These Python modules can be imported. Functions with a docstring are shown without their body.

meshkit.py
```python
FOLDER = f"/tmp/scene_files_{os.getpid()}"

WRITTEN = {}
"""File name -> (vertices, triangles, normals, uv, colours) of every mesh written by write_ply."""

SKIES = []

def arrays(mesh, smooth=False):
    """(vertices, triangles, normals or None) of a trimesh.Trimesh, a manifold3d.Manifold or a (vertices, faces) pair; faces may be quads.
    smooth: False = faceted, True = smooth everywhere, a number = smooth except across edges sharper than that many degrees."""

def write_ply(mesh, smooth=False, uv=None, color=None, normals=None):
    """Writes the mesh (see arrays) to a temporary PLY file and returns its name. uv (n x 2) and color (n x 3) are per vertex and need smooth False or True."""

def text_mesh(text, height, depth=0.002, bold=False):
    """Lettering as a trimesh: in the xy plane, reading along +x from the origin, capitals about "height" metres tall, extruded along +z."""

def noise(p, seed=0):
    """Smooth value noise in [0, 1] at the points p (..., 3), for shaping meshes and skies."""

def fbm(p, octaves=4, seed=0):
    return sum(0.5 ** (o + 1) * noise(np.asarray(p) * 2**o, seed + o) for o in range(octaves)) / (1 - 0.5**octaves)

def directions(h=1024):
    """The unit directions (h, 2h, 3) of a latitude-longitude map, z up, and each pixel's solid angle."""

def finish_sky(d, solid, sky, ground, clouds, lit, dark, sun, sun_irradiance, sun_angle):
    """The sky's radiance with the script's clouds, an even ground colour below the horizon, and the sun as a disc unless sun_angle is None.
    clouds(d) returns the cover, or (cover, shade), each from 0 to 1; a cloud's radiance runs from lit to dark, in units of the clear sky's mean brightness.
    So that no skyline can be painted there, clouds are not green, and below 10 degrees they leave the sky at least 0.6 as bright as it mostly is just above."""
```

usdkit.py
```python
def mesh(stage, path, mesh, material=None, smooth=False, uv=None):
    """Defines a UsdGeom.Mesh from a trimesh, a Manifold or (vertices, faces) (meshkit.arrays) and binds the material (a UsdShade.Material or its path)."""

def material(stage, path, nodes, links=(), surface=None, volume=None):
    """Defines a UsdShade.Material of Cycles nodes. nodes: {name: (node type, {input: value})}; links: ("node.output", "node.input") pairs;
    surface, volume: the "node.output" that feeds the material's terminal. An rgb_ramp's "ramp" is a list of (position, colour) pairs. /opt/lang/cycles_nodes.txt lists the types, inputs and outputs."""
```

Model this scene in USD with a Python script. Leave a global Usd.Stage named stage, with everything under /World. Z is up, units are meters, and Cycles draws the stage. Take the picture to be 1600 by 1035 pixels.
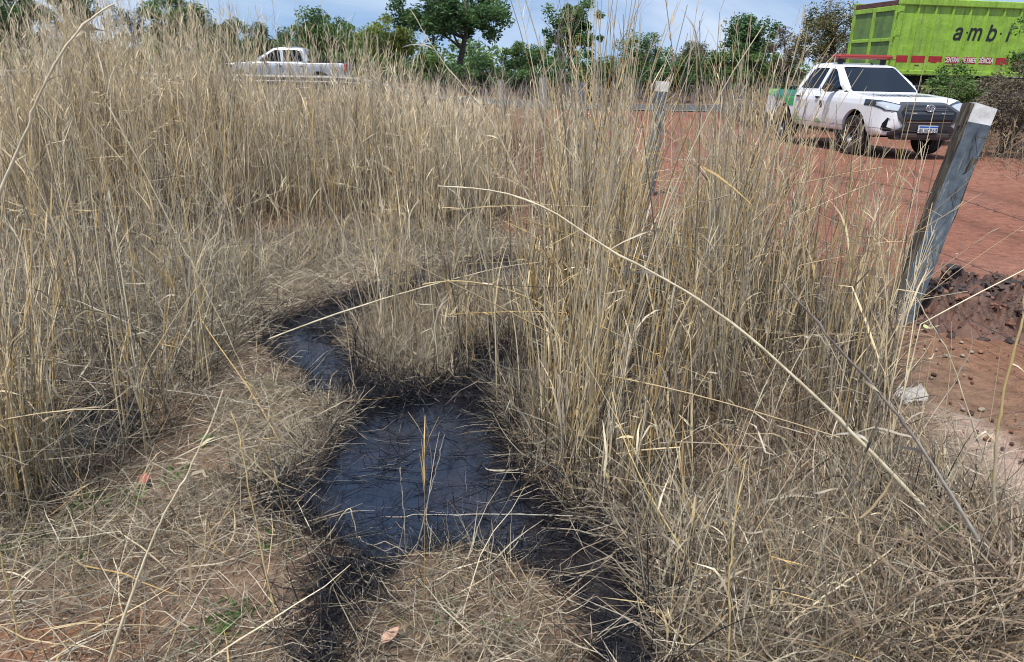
import math, numpy as np, trimesh, usdkit, meshkit
import manifold3d as m3
import shapely
from shapely.geometry import Polygon
from shapely.ops import unary_union
from pxr import Usd, UsdGeom, UsdLux, UsdShade, Gf, Sdf, Vt

stage = Usd.Stage.CreateInMemory()
UsdGeom.SetStageUpAxis(stage, 'Z')
UsdGeom.SetStageMetersPerUnit(stage, 1.0)
UsdGeom.Xform.Define(stage, '/World')
UsdGeom.Scope.Define(stage, '/World/Looks')

# ------------------------------------------------------------------ camera, sky, sun, exposure
EYE = np.array([0.0, 0.0, 1.65])
FPX, CX, CY = 1150.0, 800.0, 517.5            # focal length in photograph pixels
PITCH, ROLL = math.radians(19.4), math.radians(1.2)
EXPOSURE = 0.55
SUN_DIR = np.array([-0.22, -0.36, 1.0]); SUN_DIR /= np.linalg.norm(SUN_DIR)
SUN_INT, SUN_ANGLE = 0.95, 0.6
SKY = 0.122

F0 = np.array([0, math.cos(PITCH), -math.sin(PITCH)])
U0 = np.array([0, math.sin(PITCH), math.cos(PITCH)])
R0 = np.array([1.0, 0, 0])
CR = R0 * math.cos(ROLL) + U0 * math.sin(ROLL)
CU = U0 * math.cos(ROLL) - R0 * math.sin(ROLL)
cam = UsdGeom.Camera.Define(stage, '/World/camera')
M = Gf.Matrix4d(*CR, 0, *CU, 0, *(-F0), 0, *EYE, 1)
cam.AddTransformOp().Set(M)
cam.CreateHorizontalApertureAttr(36.0)
cam.CreateVerticalApertureAttr(36.0 * 662 / 1024)
cam.CreateFocalLengthAttr(36.0 * FPX / 1600)
cam.CreateFStopAttr(0.0)
cam.CreateFocusDistanceAttr(8.0)
cam.CreateExposureAttr(EXPOSURE)
cam.CreateClippingRangeAttr(Gf.Vec2f(0.05, 5000))


def mat(name, nodes, links, surface='p.BSDF', volume=None):
    return usdkit.material(stage, '/World/Looks/' + name, nodes, links, surface=surface, volume=volume)


elev = math.asin(SUN_DIR[2]); rot = math.atan2(SUN_DIR[0], SUN_DIR[1])
sky_mat = mat('sky', {
    's': ('sky_texture', {'sky_type': 'single_scattering', 'sun_disc': False, 'sun_elevation': elev, 'sun_rotation': rot, 'air_density': 1.3, 'aerosol_density': 0.35, 'ozone_density': 1.4}),
    'sm': ('mapping', {'location': (0, 0, 0.30)}),
    'tc': ('texture_coordinate', {}),
    'mp': ('mapping', {'scale': (1.6, 1.6, 4.5), 'location': (0.35, 0.1, 0.22)}),
    'n': ('noise_texture', {'scale': 1.7, 'detail': 7, 'roughness': 0.58, 'distortion': 0.35}),
    'r': ('rgb_ramp', {'ramp': [(0.39, (0.04, 0.04, 0.04)), (0.52, (0.45, 0.45, 0.45)), (0.66, (0.95, 0.95, 0.95))]}),
    'mx': ('mix_color', {'b': (4.0, 4.7, 5.8)}),
    'bg': ('background_shader', {'strength': SKY})},
    [('tc.generated', 'sm.vector'), ('sm.vector', 's.vector'), ('tc.generated', 'mp.vector'), ('mp.vector', 'n.vector'), ('n.fac', 'r.fac'), ('r.color', 'mx.fac'), ('s.color', 'mx.a'), ('mx.result', 'bg.color')],
    surface='bg.background')
dome = UsdLux.DomeLight.Define(stage, '/World/sky')
dome.CreateIntensityAttr(1.0)
UsdShade.MaterialBindingAPI.Apply(dome.GetPrim()).Bind(sky_mat)
dome.GetPrim().SetCustomDataByKey('kind', 'structure')

sun = UsdLux.DistantLight.Define(stage, '/World/sun')
sun.CreateIntensityAttr(SUN_INT); sun.CreateAngleAttr(SUN_ANGLE); sun.CreateNormalizeAttr(True)
sun.CreateColorAttr(Gf.Vec3f(1.0, 0.965, 0.905))
z = SUN_DIR; x = np.cross([0, 1, 0], z); x /= np.linalg.norm(x); y = np.cross(z, x)
sun.AddTransformOp().Set(Gf.Matrix4d(*x, 0, *y, 0, *z, 0, 0, 0, 0, 1))

# ------------------------------------------------------------------ helpers


def ray(px, py):
    return F0 + CR * (px - CX) / FPX + CU * (CY - py) / FPX


def gp(px, py, h=0.0):
    "point of the plane z = h seen at a place of the photograph (used to survey the site)"
    d = ray(px, py); t = (h - EYE[2]) / d[2]
    return EYE + d * t


def at(px, py, Y):
    d = ray(px, py)
    return EYE + d * (Y / d[1])


def gpoly(pts):
    return Polygon([tuple(gp(*p)[:2]) for p in pts])


names = set()


def numbered(parent, name):
    path = f'{parent}/{name}'; k = 0
    while path in names:
        k += 1; path = f'{parent}/{name}_{k:03d}'
    names.add(path)
    return path


def tag(prim, label=None, cat=None, group=None, kind=None):
    for k, v in (('label', label), ('category', cat), ('group', group), ('kind', kind)):
        if v:
            prim.SetCustomDataByKey(k, v)
    return prim


def thing(name, label, cat, loc=(0, 0, 0), rz=0.0, group=None):
    x = UsdGeom.Xform.Define(stage, numbered('/World', name))
    x.AddTranslateOp().Set(Gf.Vec3d(*map(float, loc)))
    x.AddRotateZOp().Set(math.degrees(rz))
    return tag(x.GetPrim(), label, cat, group)


def part(parent, name, mesh, m, smooth=False, label=None, tint=None, kind=None):
    base = str(parent.GetPath()) if parent is not None else '/World'
    me = usdkit.mesh(stage, numbered(base, name), mesh, m, smooth=smooth)
    if tint is not None:
        UsdGeom.PrimvarsAPI(me).CreatePrimvar('tint', Sdf.ValueTypeNames.Color3fArray, 'vertex').Set(Vt.Vec3fArray.FromNumpy(np.asarray(tint, np.float32)))
    if label:
        me.GetPrim().SetCustomDataByKey('label', label)
    if kind:
        me.GetPrim().SetCustomDataByKey('kind', kind)
    return me.GetPrim()


def top(name, mesh, m, label=None, cat=None, group=None, kind=None, smooth=False, tint=None):
    return tag(part(None, name, mesh, m, smooth, tint=tint), label, cat, group, kind)


def cat_(meshes):
    V, Fc, n = [], [], 0
    for me in meshes:
        v, f, _ = meshkit.arrays(me)
        V.append(v); Fc.append(f + n); n += len(v)
    return np.vstack(V), np.vstack(Fc)


def box(x0, x1, y0, y1, z0, z1, c=0.0):
    "box with chamfered edges"
    if c <= 0:
        b = trimesh.creation.box(extents=(x1 - x0, y1 - y0, z1 - z0))
        b.apply_translation(((x0 + x1) / 2, (y0 + y1) / 2, (z0 + z1) / 2))
        return b
    P = []
    for i in range(3):
        lo, hi = [x0, y0, z0], [x1, y1, z1]
        for k in range(3):
            if k != i:
                lo[k] += c; hi[k] -= c
        P += [(a, b_, d) for a in (lo[0], hi[0]) for b_ in (lo[1], hi[1]) for d in (lo[2], hi[2])]
    h = trimesh.convex.convex_hull(np.array(P))
    return h


def tube(pts, radii, sides=6, close=True):
    p = np.asarray(pts, float); n = len(p)
    r = np.broadcast_to(radii, (n,)).astype(float)
    t = np.gradient(p, axis=0); t /= np.linalg.norm(t, axis=1, keepdims=True) + 1e-12
    ref = np.array([0, 0, 1.0]) if abs(t[0, 2]) < 0.9 else np.array([1.0, 0, 0])
    a = np.cross(t, ref); a /= np.linalg.norm(a, axis=1, keepdims=True) + 1e-12
    b = np.cross(t, a)
    g = np.arange(sides) * 2 * np.pi / sides
    V = (p[:, None] + r[:, None, None] * (np.cos(g)[None, :, None] * a[:, None] + np.sin(g)[None, :, None] * b[:, None])).reshape(-1, 3)
    i, j = np.meshgrid(np.arange(n - 1), np.arange(sides), indexing='ij')
    q = np.stack([i * sides + j, (i + 1) * sides + j, (i + 1) * sides + (j + 1) % sides, i * sides + (j + 1) % sides], -1).reshape(-1, 4)
    Fc = np.vstack([q[:, [0, 1, 2]], q[:, [0, 2, 3]]])
    if close:
        k = len(V); V = np.vstack([V, p[0], p[-1]])
        e = np.arange(sides)
        Fc = np.vstack([Fc, np.stack([np.full(sides, k), e, (e + 1) % sides], 1),
                        np.stack([np.full(sides, k + 1), (n - 1) * sides + (e + 1) % sides, (n - 1) * sides + e], 1)])
    return V, Fc


def spline(pts, n):
    from scipy.interpolate import CubicSpline
    p = np.asarray(pts, float)
    s = np.r_[0, np.cumsum(np.linalg.norm(np.diff(p, axis=0), axis=1))]
    return CubicSpline(s, p)(np.linspace(0, s[-1], n))


def sstep(a, b, x):
    t = np.clip((np.asarray(x, float) - a) / (b - a), 0, 1)
    return t * t * (3 - 2 * t)


def P2(x, y, s, seed=0, oct=4):
    return meshkit.fbm(np.stack([np.asarray(x, float) * s, np.asarray(y, float) * s, np.zeros(np.shape(x)) + seed * 7.3], -1), oct, seed) - 0.5


# ------------------------------------------------------------------ materials
def flat(name, col, rough=0.5, metal=0.0, spec=0.5, noise=None, bump=0.0, nscale=20, **kw):
    nodes = {'p': ('principled_bsdf', {'base_color': col, 'roughness': rough, 'metallic': metal, 'specular_ior_level': spec, **kw})}
    links = []
    if noise is not None:
        nodes['tc'] = ('texture_coordinate', {})
        nodes['n'] = ('noise_texture', {'scale': nscale, 'detail': 5, 'roughness': 0.65})
        nodes['r'] = ('rgb_ramp', {'ramp': [(0.35, noise), (0.62, col)]})
        links += [('tc.object', 'n.vector'), ('n.fac', 'r.fac'), ('r.color', 'p.base_color')]
        if bump:
            nodes['b'] = ('bump', {'strength': 0.6, 'distance': bump})
            links += [('n.fac', 'b.height'), ('b.normal', 'p.normal')]
    return mat(name, nodes, links)


def tinted(name, rough=0.6, trans=0.2, spec=0.25):
    return mat(name, {
        'a': ('attribute', {'attribute': 'tint'}),
        'p': ('principled_bsdf', {'roughness': rough, 'specular_ior_level': spec}),
        't': ('translucent_bsdf', {}), 'm': ('mix_closure', {'fac': trans})},
        [('a.color', 'p.base_color'), ('a.color', 't.color'), ('p.BSDF', 'm.closure1'), ('t.BSDF', 'm.closure2')], surface='m.closure')


straw_mat = tinted('dry_straw', 0.55, 0.18, 0.3)
leaf_mat = tinted('green_leaf', 0.5, 0.3, 0.3)
oily_mat = mat('oily_straw', {'a': ('attribute', {'attribute': 'tint'}), 'p': ('principled_bsdf', {'roughness': 0.28, 'specular_ior_level': 0.55})}, [('a.color', 'p.base_color')])
bark_mat = flat('bark', (0.10, 0.08, 0.06), 0.85, noise=(0.04, 0.03, 0.025), bump=0.02, nscale=6)
bark_pale = flat('pale_bark', (0.30, 0.27, 0.23), 0.85, noise=(0.10, 0.08, 0.07), bump=0.02, nscale=6)

ground_mat = mat('earth', {
    'a': ('attribute', {'attribute': 'tint'}), 'g': ('geometry', {}),
    'n': ('noise_texture', {'scale': 9.0, 'detail': 8, 'roughness': 0.7}),
    'n2': ('noise_texture', {'scale': 55.0, 'detail': 4, 'roughness': 0.7}),
    'r': ('rgb_ramp', {'ramp': [(0.3, (0.55, 0.52, 0.5)), (0.5, (0.95, 0.95, 0.95)), (0.72, (1.35, 1.3, 1.25))]}),
    'r2': ('rgb_ramp', {'ramp': [(0.3, (0.7, 0.7, 0.7)), (0.65, (1.2, 1.2, 1.2))]}),
    'm': ('mix', {'mix_type': 'multiply', 'fac': 1.0}), 'm2': ('mix', {'mix_type': 'multiply', 'fac': 1.0}),
    'b': ('bump', {'strength': 0.8, 'distance': 0.012}), 'b2': ('bump', {'strength': 0.7, 'distance': 0.004}),
    'p': ('principled_bsdf', {'roughness': 0.9, 'specular_ior_level': 0.15})},
    [('g.position', 'n.vector'), ('g.position', 'n2.vector'), ('n.fac', 'r.fac'), ('n2.fac', 'r2.fac'), ('a.color', 'm.color1'), ('r.color', 'm.color2'),
     ('m.color', 'm2.color1'), ('r2.color', 'm2.color2'), ('m2.color', 'p.base_color'), ('n.fac', 'b.height'), ('n2.fac', 'b2.height'), ('b.normal', 'b2.normal'), ('b2.normal', 'p.normal')])

oil_mat = mat('crude_oil', {
    'g': ('geometry', {}),
    'n': ('noise_texture', {'scale': 2.6, 'detail': 5, 'roughness': 0.6}),
    'n2': ('noise_texture', {'scale': 26, 'detail': 5, 'roughness': 0.65}),
    'r': ('rgb_ramp', {'ramp': [(0.50, (0.0015, 0.002, 0.005)), (0.68, (0.014, 0.010, 0.012))]}),
    'n3': ('noise_texture', {'scale': 7.0, 'detail': 7, 'roughness': 0.7, 'distortion': 0.6}), 'rs': ('rgb_ramp', {'ramp': [(0.36, (0.3, 0.3, 0.3)), (0.45, (0.85, 0.85, 0.85)), (0.6, (1, 1, 1))]}),
    'rr': ('rgb_ramp', {'ramp': [(0.45, (0.005, 0.005, 0.005)), (0.75, (0.03, 0.03, 0.03))]}),
    'b': ('bump', {'strength': 0.16, 'distance': 0.006}),
    'p': ('principled_bsdf', {'ior': 1.70, 'specular_ior_level': 0.95})},
    [('g.position', 'n.vector'), ('g.position', 'n2.vector'), ('n.fac', 'r.fac'), ('r.color', 'p.base_color'), ('n2.fac', 'rr.fac'), ('rr.color', 'p.roughness'), ('g.position', 'n3.vector'), ('n3.fac', 'rs.fac'), ('rs.color', 'p.specular_ior_level'), ('n2.fac', 'b.height'), ('b.normal', 'p.normal')])

# ------------------------------------------------------------------ site survey: oil, road, terrain
OIL = {
    'main': [(462, 772), (520, 705), (548, 650), (610, 632), (690, 612), (765, 640), (800, 700), (828, 742), (880, 775), (880, 805), (965, 832), (985, 880), (1005, 960), (1030, 1060), (950, 1060), (915, 950), (860, 893), (790, 858), (700, 846), (640, 858), (610, 880), (560, 862), (520, 832)],
    'upper left': [(405, 528), (440, 508), (470, 512), (515, 522), (556, 556), (548, 604), (500, 618), (470, 600), (482, 580), (440, 562), (420, 548)],
    'trail': [(445, 498), (520, 478), (600, 452), (655, 446), (660, 462), (585, 486), (500, 512), (455, 512)],
    'upper': [(690, 430), (760, 405), (830, 400), (850, 425), (810, 448), (735, 455)],
    'notch': [(728, 570), (760, 548), (800, 560), (790, 600), (745, 602)],
    'right': [(1368, 842), (1430, 818), (1490, 850), (1450, 880), (1390, 880)],
    'left': [(70, 646), (150, 622), (235, 640), (215, 692), (100, 702)],
}
OILED = OIL | {
    'arm': [(500, 880), (610, 850), (590, 920), (545, 965), (520, 1050), (470, 1050), (495, 960)],
    'arm2': [(400, 778), (470, 750), (560, 840), (520, 850), (420, 796)],
    'mid': [(420, 505), (560, 460), (670, 438), (680, 466), (560, 505), (440, 530)],
    'mid2': [(720, 560), (780, 540), (815, 570), (800, 610), (740, 612)],
    'mid3': [(540, 560), (600, 600), (640, 640), (560, 650), (530, 610)],
    'north': [(545, 660), (600, 610), (760, 590), (810, 690), (700, 640)],
}
oil_polys = {k: gpoly(v) for k, v in OIL.items()}
oil_union = unary_union([p.buffer(0) for p in oil_polys.values()])
oiled_union = unary_union([gpoly(v).buffer(0) for v in OILED.values()])


def dist_to(poly, x, y, lim=0.5):
    "distance outside a polygon, negative inside (only nearby points are measured)"
    x = np.asarray(x, float); y = np.asarray(y, float); out = np.full(x.shape, lim)
    b = poly.bounds
    near = (x > b[0] - lim) & (x < b[2] + lim) & (y > b[1] - lim) & (y < b[3] + lim)
    pts = shapely.points(x[near], y[near])
    d = shapely.distance(poly, pts)
    ins = d <= 0
    dd = np.where(ins, -shapely.distance(poly.boundary, pts), d)
    out[near] = np.minimum(dd, lim)
    return out


ROAD_Y0, ROAD_W = 34.0, 6.6


def road_c(x):
    return ROAD_Y0 + 0.10 * np.asarray(x, float)


def road_z(x):
    return 0.27 + 0.35 * sstep(3, -7, x) + 0.20 * sstep(8.5, 12.5, x)


MOUND = gp(1590, 492)


def ground_z(x, y, oil=True):
    x = np.asarray(x, float); y = np.asarray(y, float)
    z = 0.05 * P2(x, y, 0.7, 1) + 0.03 * P2(x, y, 3.0, 2) + 0.4 * P2(x, y, 0.08, 3) * sstep(9, 20, y)
    d = road_c(x) - ROAD_W / 2 - y
    flatten = sstep(9.0, 0.5, d)
    z = z * (1 - flatten) + (road_z(x) - 0.02) * flatten
    lift = (0.19 * sstep(4.2, 6.4, x) * sstep(12.0, 15.2, y) + 0.25 * sstep(10, 13, x) * sstep(19, 24, y)) * (1 - flatten)
    z = z + lift
    if oil:
        near = (y > 1) & (y < 8) & (np.abs(x) < 4)
        if near.any():
            dd = np.full(x.shape, 0.5); dd[near] = dist_to(oil_union, x[near], y[near])
            z = z * sstep(0.0, 0.35, dd + 0.05) - 0.03 * sstep(0.09, -0.10, dd + 0.10 * P2(x, y, 7, 5) * (dd < 0.4))
    return z
# ------------------------------------------------------------------ ground sheet
def axis(segs):
    out = [segs[0][0]]
    for a, b, st in segs:
        n = max(1, int(round((b - a) / st)))
        out += list(np.linspace(a, b, n + 1)[1:])
    return np.array(out)


def grid(xs, ys):
    X, Y = np.meshgrid(xs, ys)
    n, m_ = len(xs), len(ys)
    i, j = np.meshgrid(np.arange(m_ - 1), np.arange(n - 1), indexing='ij')
    a = (i * n + j).ravel()
    q = np.stack([a, a + 1, a + n + 1, a + n], 1)
    return X.ravel(), Y.ravel(), np.vstack([q[:, [0, 1, 2]], q[:, [0, 2, 3]]])


xs = axis([(-1500, -200, 260), (-200, -40, 20), (-40, -12, 2.0), (-12, -3, 0.35), (-3, 3.6, 0.03), (3.6, 12, 0.3), (12, 40, 2), (40, 200, 20), (200, 1500, 260)])
ys = axis([(-60, 0, 15), (0, 1.4, 0.2), (1.4, 7.0, 0.03), (7, 20, 0.35), (20, 44, 0.6), (44, 80, 4), (80, 200, 20), (200, 1800, 320)])
gx, gy, gf = grid(xs, ys)
gz = ground_z(gx, gy)
col = np.array([0.185, 0.092, 0.056])[None] * np.ones((len(gx), 1))
k = np.clip(0.5 + 1.6 * P2(gx, gy, 0.9, 11), 0, 1)[:, None]
col = col * (1 - 0.55 * k) + np.array([0.17, 0.115, 0.078]) * 0.55 * k
orange = sstep(0.12, 0.28, P2(gx, gy, 1.7, 12))[:, None] * (gx < -0.9)[:, None] * (gy < 3)[:, None]
col = col * (1 - 0.6 * orange) + np.array([0.26, 0.095, 0.04]) * 0.6 * orange
dd = np.full(len(gx), 0.6); nr = (gy > 1) & (gy < 8) & (np.abs(gx) < 4.5)
dd[nr] = dist_to(oiled_union, gx[nr], gy[nr], 0.6)
st = sstep(0.035, -0.005, dd + 0.18 * P2(gx, gy, 7, 14) + 0.10 * P2(gx, gy, 21, 16))[:, None]
col = col * (1 - st) + np.array([0.006, 0.006, 0.008]) * st
sand = gpoly([(1470, 640), (1530, 660), (1640, 740), (1640, 830), (1560, 800), (1490, 730)])
ds = np.full(len(gx), 0.6); ds[nr] = dist_to(sand, gx[nr], gy[nr], 0.6)
sa = (sstep(0.10, -0.08, ds + 0.25 * P2(gx, gy, 4, 15)) * (1 - st[:, 0]))[:, None]
col = col * (1 - sa) + np.array([0.42, 0.30, 0.24]) * sa
thatch = (sstep(-4.5, -3.5, gx) * sstep(2.6, 1.6, gx - 0.12 * gy))[:, None] * (gy < 8)[:, None] * (1 - st) * (1 - 0.7 * orange)
col = col * (1 - 0.55 * thatch) + np.array([0.15, 0.118, 0.085]) * 0.55 * thatch
farv = sstep(20, 26, gy)[:, None]
col = col * (1 - farv * 0.5) + np.array([0.14, 0.10, 0.07]) * farv * 0.5
top('ground', (np.stack([gx, gy, gz], 1), gf), ground_mat, kind='structure', smooth=True, tint=col)

# ------------------------------------------------------------------ red dirt road (its own sheet, sinking under the soil at its ragged edges)
ROAD = [(905, 300), (860, 250), (850, 200), (905, 168), (1000, 166.5), (1180, 168.5), (1330, 176), (1500, 245), (1620, 285), (1720, 330), (1900, 520), (1620, 450), (1560, 405), (1440, 400), (1250, 420), (1040, 330)]
road_poly = gpoly(ROAD).buffer(0.3).intersection(Polygon([(-60, -60), (80, -60), (80, float(road_c(80)) - ROAD_W / 2 - .5), (-60, float(road_c(-60)) - ROAD_W / 2 - .5)]))
b = road_poly.bounds
rx, ry, rf = grid(np.arange(b[0] - 1.2, b[2] + 1.2, 0.16), np.arange(b[1] - 1.2, b[3] + 1.5, 0.16))
rd = np.minimum(shapely.distance(road_poly, shapely.points(rx, ry)), 2.0)
rd = np.where(rd <= 0, -shapely.distance(road_poly.boundary, shapely.points(rx, ry)), rd)
rd = rd + 0.7 * P2(rx, ry, 0.8, 21) + 0.25 * P2(rx, ry, 4, 22)
gz0 = ground_z(rx, ry, oil=False)
rz = gz0 + 0.018 - 0.07 * sstep(0.0, 0.35, rd) + 0.012 * P2(rx, ry, 5, 23)
keep = (rd[rf] < 0.7).all(1)
rc = np.array([0.205, 0.090, 0.060])[None] * (1 + 0.35 * P2(rx, ry, 0.55, 24) + 0.25 * P2(rx, ry, 3, 25))[:, None]
dust = sstep(0.0, 0.25, P2(rx, ry, 0.45, 26))[:, None]
rc = rc * (1 - 0.35 * dust) + np.array([0.25, 0.135, 0.100]) * 0.35 * dust
track = sum(np.exp(-((rx - (c0 + 0.035 * (ry - 15) + 0.25 * np.sin(ry * 0.3))) / 0.16) ** 2) for c0 in (4.1, 5.7, 7.4))
rc = rc * (1 - 0.28 * np.clip(track, 0, 1))[:, None]
used, inv = np.unique(rf[keep], return_inverse=True)
top('dirt_road', (np.stack([rx, ry, rz], 1)[used], inv.reshape(-1, 3)), ground_mat, kind='structure', smooth=True, tint=rc[used])

# ------------------------------------------------------------------ asphalt road with its white edge lines
ax_ = axis([(-160, -40, 8), (-40, 40, 0.8), (40, 160, 8)])


def road_strip(o0, o1, dz, camber=0.0):
    V = []
    for o in (o0, o1):
        V.append(np.stack([ax_, road_c(ax_) + o, road_z(ax_) + dz], 1))
    n = len(ax_); i = np.arange(n - 1)
    q = np.stack([i, i + 1, i + 1 + n, i + n], 1)
    return np.vstack(V), np.vstack([q[:, [0, 1, 2]], q[:, [0, 2, 3]]])


asphalt = flat('asphalt', (0.075, 0.073, 0.072), 0.9, noise=(0.05, 0.05, 0.05), nscale=1.5)
line_paint = flat('road_paint', (0.62, 0.60, 0.56), 0.7, noise=(0.35, 0.32, 0.29), nscale=2)
top('asphalt_road', road_strip(-ROAD_W / 2, ROAD_W / 2, 0.01), asphalt, kind='structure')
top('road_edge_line', road_strip(-ROAD_W / 2 + 0.12, -ROAD_W / 2 + 0.26, 0.016), line_paint, kind='structure')
top('road_edge_line', road_strip(ROAD_W / 2 - 0.26, ROAD_W / 2 - 0.12, 0.016), line_paint, kind='structure')

# ------------------------------------------------------------------ oil puddles
OIL_LABELS = {
    'main': 'largest black oil puddle, lying in the clearing in the foreground',
    'upper left': 'shallow blue-black oil puddle left of the short straw tussock',
    'trail': 'thin winding oil trail running back right from the shallow puddle',
    'notch': 'tiny oil pool behind the right corner of the largest puddle',
    'upper': 'small oil puddle far back, half hidden behind the bunches of dry grass',
    'right': 'small oil puddle in the tangle under the long bent pale stalk on the right',
    'left': 'narrow dark oil puddle under the tall grass on the left',
}
for k, pl in oil_polys.items():
    pl = pl.buffer(0.14)
    b = pl.bounds
    ox, oy, of = grid(np.arange(b[0], b[2] + 0.04, 0.04), np.arange(b[1], b[3] + 0.04, 0.04))
    ins = shapely.contains_xy(pl, ox, oy)
    keep = ins[of].all(1)
    used, inv = np.unique(of[keep], return_inverse=True)
    oz = -0.0165 + 0.0006 * P2(ox, oy, 9, 3)
    top('oil_puddle', (np.stack([ox, oy, oz], 1)[used], inv.reshape(-1, 3)), oil_mat, OIL_LABELS[k], 'puddle', smooth=True)

# ------------------------------------------------------------------ heap of dark clods by the leaning post
rng = np.random.default_rng(5)
mx, my, mf = grid(np.arange(-1.45, 1.6, 0.018), np.arange(-0.95, 1.25, 0.018))
e = np.sqrt((mx / 1.35) ** 2 + ((my - 0.1) / 0.85) ** 2) + 0.5 * P2(mx, my, 2.2, 31)
hm = sstep(1.0, 0.35, e)
mz = hm * (0.10 + 0.42 * np.abs(P2(mx, my, 4.5, 32)) + 0.40 * np.abs(P2(mx, my, 11, 33)) + 0.16 * np.abs(P2(mx, my, 28, 35))) - 0.03 * (1 - hm) - 0.02
mz = mz + ground_z(mx + MOUND[0], my + MOUND[1], oil=False)
t = (np.clip(0.68 + 2.2 * P2(mx, my, 4.0, 34) + 0.9 * P2(mx, my, 22, 36), 0, 1) * sstep(1.05, 0.6, e))[:, None]
mc = np.array([0.030, 0.020, 0.018]) * t + np.array([0.15, 0.072, 0.046]) * (1 - t)
mound_mat = mat('wet_clods', {'a': ('attribute', {'attribute': 'tint'}), 'g': ('geometry', {}), 'n': ('noise_texture', {'scale': 40, 'detail': 5, 'roughness': 0.7}),
    'b': ('bump', {'strength': 0.9, 'distance': 0.012}), 'r': ('rgb_ramp', {'ramp': [(0.35, (0.35, 0.35, 0.35)), (0.65, (0.8, 0.8, 0.8))]}), 'p': ('principled_bsdf', {'specular_ior_level': 0.45})},
    [('g.position', 'n.vector'), ('n.fac', 'b.height'), ('b.normal', 'p.normal'), ('n.fac', 'r.fac'), ('r.color', 'p.roughness'), ('a.color', 'p.base_color')])
hp = thing('soil_heap', 'low heap of dark wet clods of earth right of the leaning fence post', 'soil heap', (MOUND[0], MOUND[1], 0))
part(hp, 'earth', (np.stack([mx, my, mz], 1), mf), mound_mat, smooth=True, tint=mc)
CL, CT = [], []
for i in range(1300):
    x, y = rng.normal(0, 0.62), rng.normal(0.05, 0.42)
    s = 0.006 + 0.036 * rng.random() ** 3.2
    ic = trimesh.creation.icosphere(2 if s > .03 else 1, s); v = ic.vertices.copy()
    v *= (0.35 + 1.4 * meshkit.noise(v / s * 1.9 + i * 3.1))[:, None] * rng.uniform(.6, 1.4, 3); v[:, 2] *= 0.7
    near = np.argmin((mx - x) ** 2 + (my - y) ** 2)
    v += [x, y, mz[near] + s * 0.15]
    c = np.array([(0.14, 0.062, 0.038), (0.075, 0.042, 0.032), (0.035, 0.025, 0.023)][rng.choice(3, p=[.35, .4, .25])])
    CL.append((v, ic.faces)); CT.append(np.tile(c * rng.uniform(.7, 1.4), (len(v), 1)))
part(hp, 'clods', cat_(CL), mound_mat, smooth=True, tint=np.vstack(CT), kind='stuff')

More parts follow.
